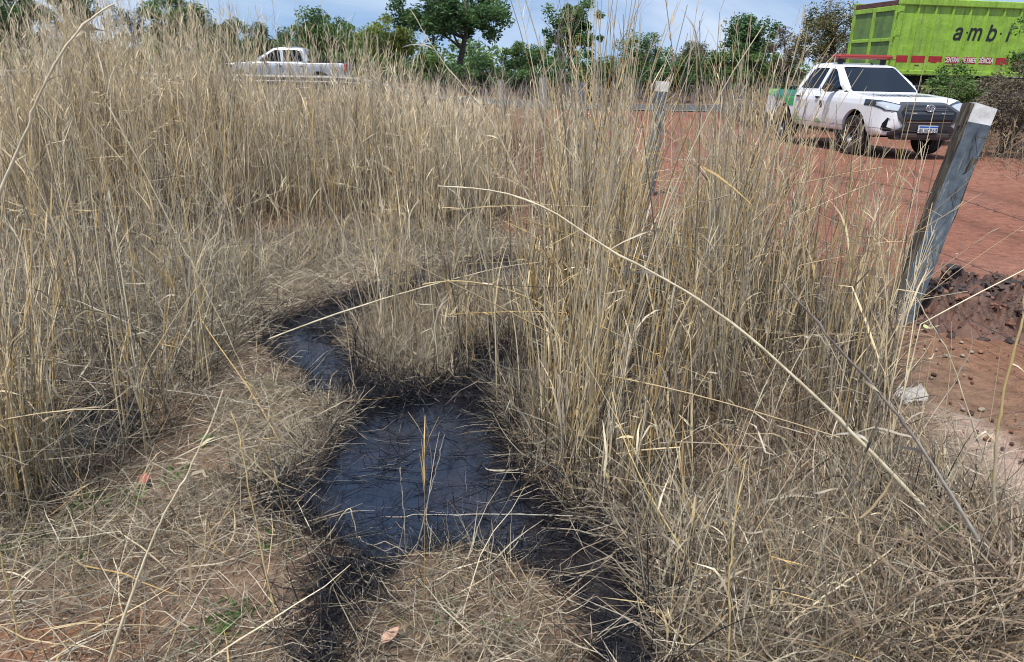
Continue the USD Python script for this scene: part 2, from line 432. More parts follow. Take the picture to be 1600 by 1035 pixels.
# gravel and small clods scattered over the road and the bare earth
PB, PT = [], []
ico = trimesh.creation.icosphere(1, 1.0)
gpl = unary_union([road_poly.buffer(.5), gpoly([(1420, 520), (1640, 560), (1700, 800), (1500, 700)])])
for i in range(2600):
    v_ = rng.random()
    x, y = (rng.uniform(1.4, 11), 4.2 + 18 * rng.random() ** 1.7) if i > 500 else (rng.uniform(1.6, 3.2), rng.uniform(2.6, 5.2))
    if not gpl.contains(shapely.Point(x, y)):
        continue
    s = (.0025 + .012 * rng.random() ** 4) * (1 + y * .06)
    v = ico.vertices * (0.6 + 0.8 * meshkit.noise(ico.vertices * 1.7 + i * 2.3))[:, None] * s * [1, 1, .7]
    zz_ = float(ground_z(np.array([x]), np.array([y]), oil=False)[0]) + .012
    PB.append((v + [x, y, zz_], ico.faces)); c = np.array([(.17, .075, .048), (.24, .12, .08), (.09, .05, .04), (.30, .24, .19)][rng.integers(4)])
    PT.append(np.tile(c * rng.uniform(.8, 1.2), (len(v), 1)))
top('gravel', cat_(PB), ground_mat, 'loose gravel and crumbs of red earth strewn over the dirt road', 'gravel', kind='stuff', smooth=True, tint=np.vstack(PT))

# ------------------------------------------------------------------ trees and shrubs
GREENS = {
    'dark': [(0.042, 0.090, 0.034), (0.070, 0.135, 0.044), (0.110, 0.190, 0.060)],
    'mid': [(0.062, 0.115, 0.030), (0.100, 0.175, 0.044), (0.150, 0.225, 0.064)],
    'lime': [(0.110, 0.155, 0.026), (0.180, 0.230, 0.040), (0.250, 0.290, 0.065)],
    'grey': [(0.080, 0.100, 0.062), (0.125, 0.140, 0.085), (0.180, 0.185, 0.120)],
    'olive': [(0.075, 0.075, 0.022), (0.130, 0.115, 0.035), (0.190, 0.160, 0.060)],
    'dry': [(0.10, 0.085, 0.055), (0.15, 0.125, 0.08), (0.21, 0.175, 0.115)],
}


def leaf_cloud(rng, centers, radii, per, size, cols, flatten=0.8):
    n = len(centers) * per
    ci = np.repeat(np.arange(len(centers)), per)
    d = rng.normal(size=(n, 3)); d /= np.linalg.norm(d, axis=1, keepdims=True)
    r = radii[ci] * rng.random(n) ** 0.45
    p = centers[ci] + d * r[:, None] * [1, 1, flatten]
    a = rng.normal(size=(n, 3)); a[:, 2] *= 0.6; a /= np.linalg.norm(a, axis=1, keepdims=True)
    nb = rng.normal(size=(n, 3)) + [0, 0, 0.7]
    b_ = np.cross(nb, a); b_ /= np.linalg.norm(b_, axis=1, keepdims=True)
    s = size * rng.uniform(0.55, 1.35, n)[:, None]
    nn = np.cross(a, b_)
    V = np.stack([p - a * s, p + b_ * s * 0.45 - nn * s * 0.12, p + a * s, p - b_ * s * 0.45 - nn * s * 0.12], 1).reshape(-1, 3)
    q = np.arange(n)[:, None] * 4
    Fc = np.vstack([q + [0, 1, 2], q + [0, 2, 3]])
    pal = np.array(cols)
    clus = rng.random(len(centers))
    u = np.clip(clus[ci] * 0.8 + rng.random(n) * 0.6 - 0.2, 0, 1) * (len(pal) - 1)
    i0 = np.minimum(u.astype(int), len(pal) - 2); f = (u - i0)[:, None]
    c = (pal[i0] * (1 - f) + pal[i0 + 1] * f) * rng.uniform(0.8, 1.2, (n, 1))
    return V, Fc, np.repeat(c, 4, axis=0)


def tree(name, label, cat, pcx, ptop, pw, Y, kind='mid', seed=0, clusters=60, per=75, leaf=0.13, open_=0.0, crown_low=0.35, trunk=0.16, trunks=1, group=None, ground=None, squash=1.0, barkm=None):
    rng = np.random.default_rng(seed + 100)
    P = at(pcx, 110, Y); X = P[0]
    zc = Y * F0[1]
    g = float(ground_z(np.array([X]), np.array([Y]), oil=False)[0]) if ground is None else ground
    H = at(pcx, ptop, Y)[2] - g
    R = pw / FPX * zc / 2
    lowz = H * crown_low
    t = thing(name, label, cat, (X, Y, g), 0, group)
    cz, rzz = (H + lowz) / 2, (H - lowz) / 2
    C, Rd = [], []
    tries = 0
    crad = min(R, rzz) * (0.34 if open_ < 0.5 else 0.24)
    while len(C) < clusters and tries < 6000:
        tries += 1
        d = rng.normal(size=3); d /= np.linalg.norm(d)
        rr = rng.random() ** 0.42
        lump = 0.72 + 0.5 * (meshkit.noise(d * 2.1 + seed * 5.7) if True else 0)
        p = d * rr * lump * np.array([R, R * 0.9, rzz])
        if p[2] < -rzz * 0.55 and rng.random() < 0.6:
            continue
        if open_ and meshkit.noise(p / (crad * 2.2) + seed) < open_ * 0.75:
            continue
        C.append([p[0], p[1], cz + p[2] * squash]); Rd.append(crad * rng.uniform(0.6, 1.15))
    C = np.array(C); Rd = np.array(Rd)
    C[:, 2] = np.minimum(C[:, 2], H - Rd * 0.6)
    V, Fc, tint = leaf_cloud(rng, C, Rd, int(per * 1.9), leaf * .62, GREENS[kind])
    wood = []
    for k in range(trunks):
        fx, fy = (rng.normal(0, 0.25, 2) * R * 0.4 if trunks > 1 else rng.normal(0, 0.1, 2) * R)
        hfork = max(lowz * 0.9, H * 0.22)
        bx, by = (rng.normal(0, 0.12, 2) if trunks > 1 else (0, 0))
        sp = spline([(bx, by, -0.1), (bx + fx * .35, by + fy * .3, hfork * .5), (bx + fx, by + fy, hfork), (bx + fx * 1.3, by + fy * 1.2, cz + rzz * 0.35)], 9)
        wood.append(tube(sp, np.linspace(trunk, trunk * 0.25, 9) * np.r_[1.35, np.ones(8)], 7))
        for j in rng.choice(len(C), min(len(C), 16 // trunks + 4), replace=False):
            s0 = sp[rng.integers(4, 8)]
            mid = (s0 + C[j]) / 2 + [*(rng.normal(0, 0.08, 2) * R), 0.10 * rzz]
            wood.append(tube(spline([s0, mid, C[j]], 5), np.linspace(trunk * 0.34, trunk * 0.07, 5), 5))
    part(t, 'trunk', cat_(wood), barkm or bark_mat, smooth=True)
    part(t, 'crown', (V, Fc), leaf_mat, tint=tint)
    return t


TG = 'trees beyond the road'
TREES = [
    ('broadleaf_tree', 'dark green tree at the far left edge of the skyline', 'tree', 20, -25, 150, 48, 'dark', dict(clusters=110, per=85, leaf=.17, crown_low=.25)),
    ('broadleaf_tree', 'narrow tall dark tree behind the highest plume of dry grass on the left', 'tree', 130, -45, 66, 50, 'dark', dict(clusters=70, per=70, leaf=.15, crown_low=.25)),
    ('slender_tree', 'thin grey-green airy tree between two dark trees on the left', 'tree', 212, 5, 66, 52, 'grey', dict(clusters=42, per=40, leaf=.11, open_=.5, crown_low=.35, trunk=.10)),
    ('broadleaf_tree', 'green rounded tree left of the silver pickup', 'tree', 285, -12, 96, 50, 'mid', dict(clusters=80, per=80, leaf=.16, crown_low=.2)),
    ('broadleaf_tree', 'low dark tree just above the bonnet of the silver pickup', 'tree', 362, 28, 88, 54, 'dark', dict(clusters=66, per=75, leaf=.16, crown_low=.15)),
    ('broadleaf_tree', 'small dark tree above the roof of the silver pickup', 'tree', 428, 36, 70, 56, 'dark', dict(clusters=56, per=75, leaf=.16, crown_low=.15)),
    ('broadleaf_tree', 'tall olive green tree above the rear of the silver pickup', 'tree', 505, 14, 108, 52, 'mid', dict(clusters=90, per=80, leaf=.16, crown_low=.15)),
    ('leafy_bush', 'bright yellow-green rounded tree left of the big spreading tree', 'tree', 606, 22, 96, 48, 'lime', dict(clusters=70, per=80, leaf=.14, crown_low=.12)),
    ('spreading_tree', 'big dark spreading tree left of the centre of the skyline', 'tree', 712, -30, 186, 46, 'dark', dict(clusters=120, per=85, leaf=.17, open_=.25, crown_low=.42, trunk=.24)),
    ('open_tree', 'airy green tree with pale forked branches right of the centre', 'tree', 892, -6, 108, 44, 'mid', dict(clusters=64, per=62, leaf=.14, open_=.5, crown_low=.38, trunk=.17, trunks=2, barkm=bark_pale)),
    ('leafy_bush', 'low green tree between the spreading tree and the airy tree', 'tree', 818, 60, 76, 52, 'mid', dict(clusters=50, per=70, leaf=.14, crown_low=.1)),
    ('leafy_bush', 'round green bush above the second grey fence post', 'tree', 1000, 50, 92, 46, 'mid', dict(clusters=64, per=60, leaf=.12, open_=.3, crown_low=.1)),
    ('leafy_bush', 'thin grey-green bush in the dip of the skyline', 'tree', 1078, 62, 66, 50, 'grey', dict(clusters=44, per=55, leaf=.12, open_=.35, crown_low=.1)),
    ('broadleaf_tree', 'dense dark green tree with a double top left of the white pickup', 'tree', 1168, 18, 84, 46, 'dark', dict(clusters=86, per=85, leaf=.15, crown_low=.1)),
    ('leafy_bush', 'low green bush under the double-topped tree', 'tree', 1125, 72, 80, 44, 'mid', dict(clusters=48, per=75, leaf=.13, crown_low=.05)),
    ('dry_tree', 'thin half-dry bush between the dense tree and the yellowing tree', 'tree', 1226, 40, 66, 42, 'dry', dict(clusters=46, per=50, leaf=.10, open_=.4, crown_low=.1, trunk=.07)),
    ('yellowing_tree', 'yellowing thin-leaved tree behind the cab of the white pickup', 'tree', 1287, -6, 98, 38, 'olive', dict(clusters=90, per=58, leaf=.095, open_=.42, crown_low=.25, trunk=.13, trunks=3)),
]
for i, (nm, lb, ct, a, b_, c, Y, kd, kw) in enumerate(TREES):
    tree(nm, lb, ct, a, b_, c, Y, kd, seed=i * 3 + 1, **kw)
# understorey bushes in front of the trees, beyond the road
BUSH = [
    (40, 78, 130, 42, 'dark', 'dark bush at the left edge beyond the guardrail'),
    (165, 62, 110, 43, 'dry', 'dull greyish bush behind the guardrail post on the left'),
    (245, 68, 90, 43, 'lime', 'yellow-green bush beyond the guardrail left of the silver pickup'),
    (345, 72, 120, 44, 'dark', 'dark bush over the front of the silver pickup'),
    (470, 62, 120, 44, 'dark', 'dark bush behind the cab of the silver pickup'),
    (560, 76, 100, 44, 'mid', 'green bush behind the tailgate of the silver pickup'),
    (650, 82, 110, 42, 'mid', 'green bush under the left of the big spreading tree'),
    (738, 84, 120, 42, 'dark', 'black-green thicket under the big spreading tree'),
    (835, 84, 110, 42, 'dark', 'dark bush left of the airy tree\'s trunk'),
    (925, 80, 110, 42, 'dark', 'dark bush right of the airy tree\'s trunk'),
    (1045, 88, 90, 42, 'dark', 'dark low bush behind the white-topped grey post'),
    (1195, 84, 80, 42, 'mid', 'low bush just left of the green bed of the white pickup'),
    (1330, 78, 110, 36, 'dry', 'dry bush behind the roof light of the white pickup'),
]
for i, (a, b_, c, Y, kd, lb) in enumerate(BUSH):
    tree('thicket_bush', lb, 'bush', a, b_, c, Y, kd, seed=200 + i * 7, clusters=44, per=70, leaf=.14, crown_low=.02, trunk=.05, trunks=3)
# green growth at the right edge, in front of the container
tree('roadside_tree', 'green feathery branches reaching in at the right edge before the green container', 'tree', 1640, 8, 120, 17, 'mid', seed=401, clusters=60, per=70, leaf=.07, open_=.3, crown_low=.35, trunk=.06, trunks=2)
tree('roadside_bush', 'low green bush under the container behind the white-topped leaning post', 'bush', 1500, 96, 120, 19, 'mid', seed=405, clusters=40, per=70, leaf=.06, open_=.25, crown_low=.25, trunk=.03, trunks=4)
tree('roadside_bush', 'tangled half-dry bush at the right edge below the feathery branches', 'bush', 1590, 88, 120, 16, 'dry', seed=409, clusters=50, per=60, leaf=.055, open_=.3, crown_low=.1, trunk=.03, trunks=5)
# distant wood that closes the view behind the single trees
rng = np.random.default_rng(77)
C = np.stack([rng.uniform(-95, 95, 1500), rng.uniform(60, 74, 1500), rng.random(1500) * 2.7 + 0.1], 1)
C[:, 2] *= 0.75 + 0.7 * meshkit.noise(np.stack([C[:, 0] * 0.12, C[:, 1] * 0, C[:, 1] * 0], -1), 9)
V, Fc, tint = leaf_cloud(rng, C, rng.uniform(0.7, 1.2, 1500), 50, 0.2, GREENS['mid'])
top('distant_wood', (V, Fc), leaf_mat, 'dark line of distant scrub woodland closing the view behind the trees', 'woodland', kind='stuff', tint=tint)
# ------------------------------------------------------------------ manifold helpers
def man(mesh):
    v, f, _ = meshkit.arrays(mesh)
    return m3.Manifold(m3.Mesh(np.asarray(v, np.float32), np.asarray(f, np.uint32)))


def ext(poly, lo, hi, ax):
    "a polygon extruded along x, y or z: ax 'x' takes (y, z) points, 'y' takes (x, z), 'z' takes (x, y)"
    pg = Polygon(poly)
    if pg.exterior.is_ccw is False:
        poly = list(poly)[::-1]
    cs = m3.CrossSection([np.asarray(poly, float)])
    m = cs.extrude(hi - lo).translate((0, 0, lo))
    if ax == 'x':      # (u, v, w) -> (w, u, v)
        return m.transform(np.array([[0, 0, 1, 0], [1, 0, 0, 0], [0, 1, 0, 0]], float))
    if ax == 'y':      # (u, v, w) -> (u, -w, v) keeps the handedness
        return m.transform(np.array([[1, 0, 0, 0], [0, 0, -1, 0], [0, 1, 0, 0]], float))
    return m


def soften(m, edge, it=8):
    m = m.refine_to_length(edge)
    me = m.to_mesh()
    t = trimesh.Trimesh(me.vert_properties[:, :3], me.tri_verts, process=True)
    trimesh.smoothing.filter_taubin(t, lamb=0.5, nu=0.52, iterations=it)
    out = m3.Manifold(m3.Mesh(np.asarray(t.vertices, np.float32), np.asarray(t.faces, np.uint32)))
    return out if not out.is_empty() else m


def mirror(poly):
    return [(-a, b) for a, b in reversed(poly)]


def lathe(profile, n=40):
    "profile (r, h) revolved about y"
    me = trimesh.creation.revolve(np.asarray(profile, float), sections=n)
    T = np.array([[1, 0, 0, 0], [0, 0, 1, 0], [0, -1, 0, 0], [0, 0, 0, 1.0]])
    me.apply_transform(T)
    return me


white_paint = mat('white_car_paint', {'tc': ('texture_coordinate', {}), 'sx': ('separate_xyz', {}),
    'n': ('noise_texture', {'scale': 3.5, 'detail': 5}), 'ad': ('math', {'math_type': 'multiply_add', 'value2': 0.45, 'value3': -0.02}), 'sm': ('math', {'math_type': 'subtract'}),
    'r': ('rgb_ramp', {'ramp': [(0.20, (0.55, 0.48, 0.42)), (0.38, (0.71, 0.72, 0.73))]}),
    'p': ('principled_bsdf', {'roughness': 0.28, 'coat_weight': 0.6, 'coat_roughness': 0.05})},
    [('tc.object', 'n.vector'), ('tc.object', 'sx.vector'), ('n.fac', 'ad.value1'), ('sx.z', 'sm.value1'), ('ad.value', 'sm.value2'), ('sm.value', 'r.fac'), ('r.color', 'p.base_color')])
silver_paint = flat('silver_car_paint', (0.36, 0.38, 0.42), 0.32, metal=0.4, coat_weight=0.6, coat_roughness=0.06)
black_plastic = flat('black_plastic', (0.012, 0.012, 0.013), 0.45)
grey_plastic = flat('dark_grey_plastic', (0.045, 0.048, 0.052), 0.4)
gloss_black = flat('gloss_black', (0.008, 0.008, 0.010), 0.12)
rubber = flat('tyre_rubber', (0.018, 0.017, 0.017), 0.85, noise=(0.045, 0.032, 0.026), nscale=5)
rim_mat = flat('wheel_steel', (0.09, 0.09, 0.095), 0.4, metal=0.6)
chrome = flat('chrome', (0.75, 0.76, 0.78), 0.15, metal=1.0)
seat_mat = flat('seat_cloth', (0.03, 0.03, 0.034), 0.9)
red_lens = flat('red_lens', (0.42, 0.012, 0.014), 0.22)
red_bar = flat('red_light_bar', (0.24, 0.024, 0.016), 0.35)
clear_lens = flat('clear_lens', (0.34, 0.37, 0.40), 0.06, spec=0.9)
lamp_dark = flat('lamp_housing', (0.03, 0.035, 0.045), 0.15)
under_mat = flat('underbody', (0.015, 0.014, 0.013), 0.8)
skid_mat = flat('skid_plate', (0.055, 0.040, 0.036), 0.35)
teal = flat('teal_decal', (0.018, 0.20, 0.15), 0.3)
lgreen = flat('light_green_decal', (0.22, 0.50, 0.13), 0.3)
mgreen = flat('mid_green_decal', (0.045, 0.33, 0.11), 0.3)
pgreen = flat('pale_green_decal', (0.34, 0.48, 0.27), 0.35)
ink = flat('dark_lettering', (0.03, 0.04, 0.06), 0.5)
plate_white = flat('plate_white', (0.72, 0.73, 0.74), 0.4)
plate_blue = flat('plate_blue', (0.02, 0.09, 0.38), 0.4)
pane_mat = mat('tinted_pane', {'f': ('fresnel', {'IOR': 1.52}), 't': ('transparent_bsdf', {'color': (0.035, 0.05, 0.075)}), 'g': ('glossy_bsdf', {'roughness': 0.01, 'color': (0.75, 0.86, 1.0)}), 'm': ('mix_closure', {})},
    [('f.fac', 'm.fac'), ('t.BSDF', 'm.closure1'), ('g.BSDF', 'm.closure2')], surface='m.closure')


# ------------------------------------------------------------------ double-cab pickup (x forward, y to its left, z up)
def pickup(name, label, loc, rz, paint, service):
    t = thing(name, label, 'pickup truck', loc, rz)
    side = [(-2.58, .60), (-2.62, .70), (-2.62, 1.20), (-2.60, 1.25), (-1.0, 1.27), (-.95, 1.22), (1.02, 1.20), (1.35, 1.185), (1.9, 1.14), (2.25, 1.075), (2.44, 1.0), (2.55, .90), (2.60, .76), (2.58, .58), (2.46, .44), (2.1, .40), (1.2, .42), (-.95, .42), (-1.1, .52)]
    plan = [(-2.62, .82), (-2.5, .90), (-1.6, .915), (1.0, .915), (1.75, .92), (2.15, .91), (2.38, .865), (2.50, .79), (2.58, .66), (2.62, .42), (2.64, 0)]
    plan = plan + [(a, -b) for a, b in reversed(plan[:-1])]
    front = [(.80, .38), (.89, .50), (.925, .72), (.925, .94), (.90, 1.08), (.86, 1.18), (.80, 1.24), (.76, 1.30)]
    front = front + [(-a, b) for a, b in reversed(front)]
    core = ext(side, -1, 1, 'y') ^ ext(plan, 0, 2, 'z') ^ ext(front, -3, 3, 'x')
    core = soften(core, 0.075, 7)
    cab_side = [(1.16, 1.10), (1.10, 1.19), (.30, 1.715), (.05, 1.77), (-.40, 1.80), (-.78, 1.79), (-.93, 1.74), (-1.14, 1.28), (-1.16, 1.10)]
    cab_front = [(.86, 1.08), (.845, 1.22), (.66, 1.68), (.60, 1.755), (.45, 1.80)]
    cab_front = cab_front + [(-a, b) for a, b in reversed(cab_front)]
    cab = ext(cab_side, -1, 1, 'y') ^ ext(cab_front, -2, 2, 'x') ^ ext([(-1.2, .86), (.2, .86), (1.2, .74), (1.25, 0), (1.2, -.74), (.2, -.86), (-1.2, -.86)], 0, 2, 'z')
    cab = soften(cab, 0.07, 5)
    inner = ext([(1.0, .6), (1.02, 1.16), (.26, 1.66), (.03, 1.715), (-.76, 1.735), (-.88, 1.68), (-1.02, 1.28), (-.92, .6)], -1, 1, 'y') ^ ext([(.78, .5), (.79, 1.2), (.60, 1.66), (.5, 1.74), (-.5, 1.74), (-.60, 1.66), (-.79, 1.2), (-.78, .5)], -2, 2, 'x')
    body = core
    for ax, rr in ((1.56, .455), (-1.525, .455)):
        for s in (-1, 1):
            cyl = m3.Manifold.cylinder(0.45, rr, rr, 48).rotate((90, 0, 0)).translate((ax, s * .78 + .225, .43))
            body = body - cyl
            body = body - ext([(ax - rr, .2), (ax + rr, .2), (ax + rr * .97, .43), (ax - rr * .97, .43)], *(sorted((-s * .55, -s * 1.1))), 'y')
    bed = man(box(-2.52, -1.12, -.76, .76, .78, 1.6))
    body = body - bed
    for x in (-1.03, -.12, .92):        # shut lines of bed and doors
        body = body - man(box(x - .009, x + .009, .86, 1, .46, 1.4)) - man(box(x - .009, x + .009, -1, -.86, .46, 1.4))
    body = body - man(box(-1.045, -1.005, -1, 1, 1.0, 1.4))
    body = body - inner
    win_f = [(.80, 1.235), (.30, 1.60), (.20, 1.655), (.02, 1.675), (-.045, 1.235)]
    win_r = [(-.16, 1.24), (-.105, 1.68), (-.66, 1.685), (-.76, 1.63), (-.94, 1.26), (-.90, 1.24)]
    wind = [(.735, 1.235), (.70, 1.215), (-.70, 1.215), (-.735, 1.235), (-.595, 1.685), (-.55, 1.705), (.55, 1.705), (.595, 1.685)]
    rear = [(.66, 1.33), (-.66, 1.33), (-.58, 1.66), (.58, 1.66)]
    shell = cab - inner - core
    PW, PF, PR = ext(win_f, -1.2, 1.2, 'y'), ext(wind, .2, 2, 'x'), ext(rear, -2, -.6, 'x')
    PW2 = ext(win_r, -1.2, 1.2, 'y')
    shell_c = shell - PW - PW2 - PF - PR
    part(t, 'body', body, paint, smooth=38)
    part(t, 'cab', shell_c, paint, smooth=38)
    for s in (-1, 1):
        half = man(box(-3, 3, 0.3, 2, 0, 3)) if s > 0 else man(box(-3, 3, -2, -0.3, 0, 3))
        for pw in (PW, PW2):
            pn = (pw ^ half ^ cab.translate((0, -s * .010, 0))) - cab.translate((0, -s * .016, 0))
            part(t, 'side_window', pn, pane_mat, smooth=30)
    part(t, 'windscreen', (PF ^ cab.translate((-.008, 0, -.004))) - cab.translate((-.014, 0, -.008)), pane_mat, smooth=30)
    part(t, 'rear_window', (PR ^ cab.translate((.008, 0, 0))) - cab.translate((.014, 0, 0)), pane_mat, smooth=30)

    def skin(prism, dx=0, dy=0, dz=0, base=body):
        return (prism ^ base.translate((dx, dy, dz))) - base

    # cabin
    for y in (-.38, .38):
        st = part(t, 'seat', cat_([box(-.22, .28, y - .25, y + .25, .75, .92, .04), box(-.42, -.24, y - .25, y + .25, .85, 1.36, .05)]), seat_mat, smooth=30)
        part(st, 'headrest', box(-.42, -.32, y - .13, y + .13, 1.40, 1.58, .03), seat_mat)
    part(t, 'dashboard', box(.55, .98, -.77, .77, .85, 1.13, .06), black_plastic)
    g = np.linspace(0, 2 * np.pi, 25)
    ring = np.stack([.50 - .07 * np.sin(g), .38 + .18 * np.cos(g), 1.14 + .165 * np.sin(g)], 1)
    part(t, 'steering_wheel', tube(ring, .016, 6), grey_plastic, smooth=True)
    # front
    ZL = 1.6
    fr = lambda p: ext(p, 1.2, 3, 'x')
    grille = [(.42, 1.06), (.48, 1.045), (.66, .88), (.63, .77), (.51, .645), (-.51, .645), (-.63, .77), (-.66, .88), (-.48, 1.045), (-.42, 1.06)]
    part(t, 'grille_frame', max(skin(fr(grille), .022).decompose(), key=lambda q: q.volume()), grey_plastic, smooth=25)
    inn = [(.405, 1.015), (.575, .88), (.55, .79), (.46, .685), (-.46, .685), (-.55, .79), (-.575, .88), (-.405, 1.015)]
    gr = part(t, 'grille', max(skin(fr(inn), .026).decompose(), key=lambda q: q.volume()), gloss_black, smooth=25)
    for zb in (.955, .925):
        part(gr, 'bar', skin(fr([(.42, zb - .008), (.42, zb + .008), (-.42, zb + .008), (-.42, zb - .008)]), .031), grey_plastic)
    part(gr, 'centre_bar', skin(fr([(.51, .84), (.515, .885), (-.515, .885), (-.51, .84)]), .034), grey_plastic, smooth=25)
    part(gr, 'lower_trim', skin(fr([(.455, .69), (.465, .705), (-.465, .705), (-.455, .69)]), .032), chrome)
    for s in (-1, 1):
        part(gr, 'lamp_slit', skin(fr([(s * .26, .855), (s * .34, .855), (s * .34, .87), (s * .26, .87)]), .038), clear_lens)

    def ellipse_ring(cy, cz, a, b, r):
        k = np.linspace(0, 2 * np.pi, 33)
        yy = cy + a * np.cos(k); zz = cz + b * np.sin(k)
        return tube(np.stack([np.full(33, 2.60 - 0.0), yy, zz], 1), r, 6)
    part(gr, 'emblem', cat_([ellipse_ring(0, .955, .088, .060, .010), ellipse_ring(0, .955, .030, .056, .007), ellipse_ring(0, .985, .062, .026, .007)]), chrome, smooth=True)
    for s in (-1, 1):
        hl = [(.44, .945), (.47, 1.005), (.62, 1.045), (.80, 1.085), (.905, 1.09), (.925, .98), (.84, .90), (.66, .885), (.52, .90)]
        hl2 = [(.49, .94), (.52, .995), (.66, 1.03), (.82, 1.055), (.895, 1.05), (.905, .985), (.83, .915), (.66, .90), (.54, .912)]
        q = lambda p: p if s > 0 else mirror(p)
        pr = ext(q(hl), 1.85, 3, 'x')
        h = part(t, 'headlight', skin(pr, .012, s * .006), lamp_dark, smooth=30)
        part(h, 'lens', skin(ext(q(hl2), 1.95, 3, 'x'), .018, s * .010), clear_lens, smooth=30)
        fog = [(.745, .745), (.775, .75), (.79, .60), (.70, .57), (.68, .53), (.80, .515), (.845, .55), (.835, .66), (.79, .77)]
        part(t, 'fog_vent', skin(ext(q(fog), 1.9, 3, 'x'), .010, s * .008), gloss_black, smooth=30)
        # mirror, handles, tail lamps
        mv = box(.50, .66, *(sorted((s * .90, s * 1.10))), 1.19, 1.36, .035)
        mi = part(t, 'mirror', mv, black_plastic, smooth=30)
        part(mi, 'stalk', box(.56, .64, *(sorted((s * .80, s * .92))), 1.20, 1.25), black_plastic)
        for hx in (.02, -.86):
            part(t, 'door_handle', box(hx - .085, hx + .085, *(sorted((s * .895, s * .945))), 1.045, 1.085, .012), gloss_black)
        part(t, 'tail_light', skin(ext([(-2.66, .86), (-2.50, .86), (-2.53, 1.18), (-2.66, 1.18)], *(sorted((-s * .70, -s * 1.2))), 'y'), -.012, s * .012), red_lens, smooth=30)
        part(t, 'bed_rail', box(-2.56, -1.08, *(sorted((s * .745, s * .875))), 1.245, 1.275, .008), gloss_black)
        part(t, 'side_sill', box(-.9, .98, *(sorted((s * .70, s * .80))), .36, .44, .02), under_mat)
    part(t, 'lower_bumper', cat_([skin(fr([(.74, .50), (.60, .56), (.45, .645), (.38, .66), (-.38, .66), (-.45, .645), (-.60, .56), (-.74, .50), (-.72, .40), (.72, .40)]), .045), box(2.30, 2.56, -.60, .60, .36, .47, .03)]), grey_plastic, smooth=25)
    part(t, 'skid_plate', cat_([box(2.40, 2.615, -.50, .50, .40, .485, .02)]), skid_mat)
    pl = part(t, 'number_plate', box(2.625, 2.655, -.20, .20, .50, .635, .004), plate_white)
    part(pl, 'blue_strip', box(2.650, 2.658, -.196, .196, .598, .631), plate_blue)

    def lettering(txt, h, x0, org, eu, ev, shear=0.0, depth=.004):
        me = meshkit.text_mesh(txt, h, depth, bold=True)
        v = np.array(me.vertices); w = v[:, 0].max()
        v[:, 0] += shear * v[:, 1]
        v[:, 0] -= w / 2 if x0 == 'c' else 0
        eu, ev = np.array(eu, float), np.array(ev, float); en = np.cross(eu, ev)
        return np.array(org) + v[:, :1] * eu + v[:, 1:2] * ev + v[:, 2:3] * en, me.faces
    if service:
        part(pl, 'characters', lettering('SLN0P65', .062, 'c', (2.655, 0, .518), (0, 1, 0), (0, 0, 1)), ink)
        part(t, 'light_bar', cat_([box(-.18, .16, -.64, .64, 1.875, 1.965, .035), ]), red_bar, smooth=30)
        for y in (-.5, .5):
            part(t, 'bar_bracket', cat_([box(-.06, .06, y - .04, y + .04, 1.77, 1.88, .01), box(-.10, .10, y - .10, y + .10, 1.865, 1.882, .003)]), black_plastic)
        part(t, 'antenna', tube([(.10, .2, 1.77), (.02, .2, 1.80)], [.018, .008], 6), black_plastic)
        part(t, 'sport_bar', cat_([tube([(-1.12, -.72, 1.25), (-1.12, -.66, 1.33), (-1.12, .66, 1.33), (-1.12, .72, 1.25)], .022, 8)]), black_plastic, smooth=True)
        for s in (-1, 1):
            def dec(p, m, n_, o=.004):
                part(t, n_, skin(ext(p, *(sorted((-s * .3, -s * 1.2))), 'y'), 0, s * o), m, smooth=35)
            dec([(-2.52, 1.05), (-2.54, 1.235), (-1.06, 1.24), (-1.06, .86), (-1.30, .84), (-1.75, 1.0)], lgreen, 'green_stripe')
            dec([(-2.20, 1.12), (-1.90, 1.225), (-1.62, 1.20), (-1.60, 1.02), (-1.85, .92), (-2.05, .96)], teal, 'teal_facet', .007)
            dec([(-1.62, 1.235), (-1.06, 1.24), (-1.06, 1.05), (-1.60, 1.02)], teal, 'teal_facet', .0065)
            dec([(-1.60, 1.02), (-1.06, 1.05), (-1.06, .84), (-1.40, .84)], mgreen, 'mid_green_facet', .0065)
            dec([(-1.00, .92), (-.93, .74), (-.72, .60), (-.50, .50), (-.98, .47)], pgreen, 'pale_sweep')
            dec([(-.10, .56), (.12, .64), (.30, .56), (.10, .50)], pgreen, 'pale_sweep', .005)
            dec([(.12, .86), (.12, 1.0), (.24, 1.0), (.24, .86)], ink, 'door_badge')
        Lx = [.66 + .05 * k for k in range(9)]
        yy = -.931
        for z0, n_ in ((1.045, 8), (.995, 7)):     # two short rows of slanted unreadable letters on the wing
            bars = [box(1.02 + .052 * k, 1.02 + .052 * k + .034, yy + .0, yy + .022, z0, z0 + .034) for k in range(n_)]
            part(t, 'wing_lettering', skin(man(cat_(bars)).scale((1, 6, 1)).translate((0, 4.2, 0)), 0, -.004), ink)
        hood = []
        for k in range(13):                          # dark lettering and star across the bonnet
            y0 = -.60 + .094 * k
            if abs(y0) < .12:
                continue
            hood.append(ext([(1.55, y0), (1.55, y0 + .035), (1.86, y0 + .065), (1.86, y0 + .03)], .9, 1.5, 'z'))
            if k % 2:
                hood.append(ext([(1.69, y0), (1.69, y0 + .08), (1.73, y0 + .08), (1.73, y0)], .9, 1.5, 'z'))
        star = []
        for k in range(12):
            r_ = .17 if k % 2 == 0 else .055
            a_ = k * math.pi / 6
            star.append((1.70 + 1.6 * r_ * math.cos(a_), r_ * math.sin(a_)))
        hood.append(ext(star, .9, 1.5, 'z'))
        hp_ = hood[0]
        for h_ in hood[1:]:
            hp_ = hp_ + h_
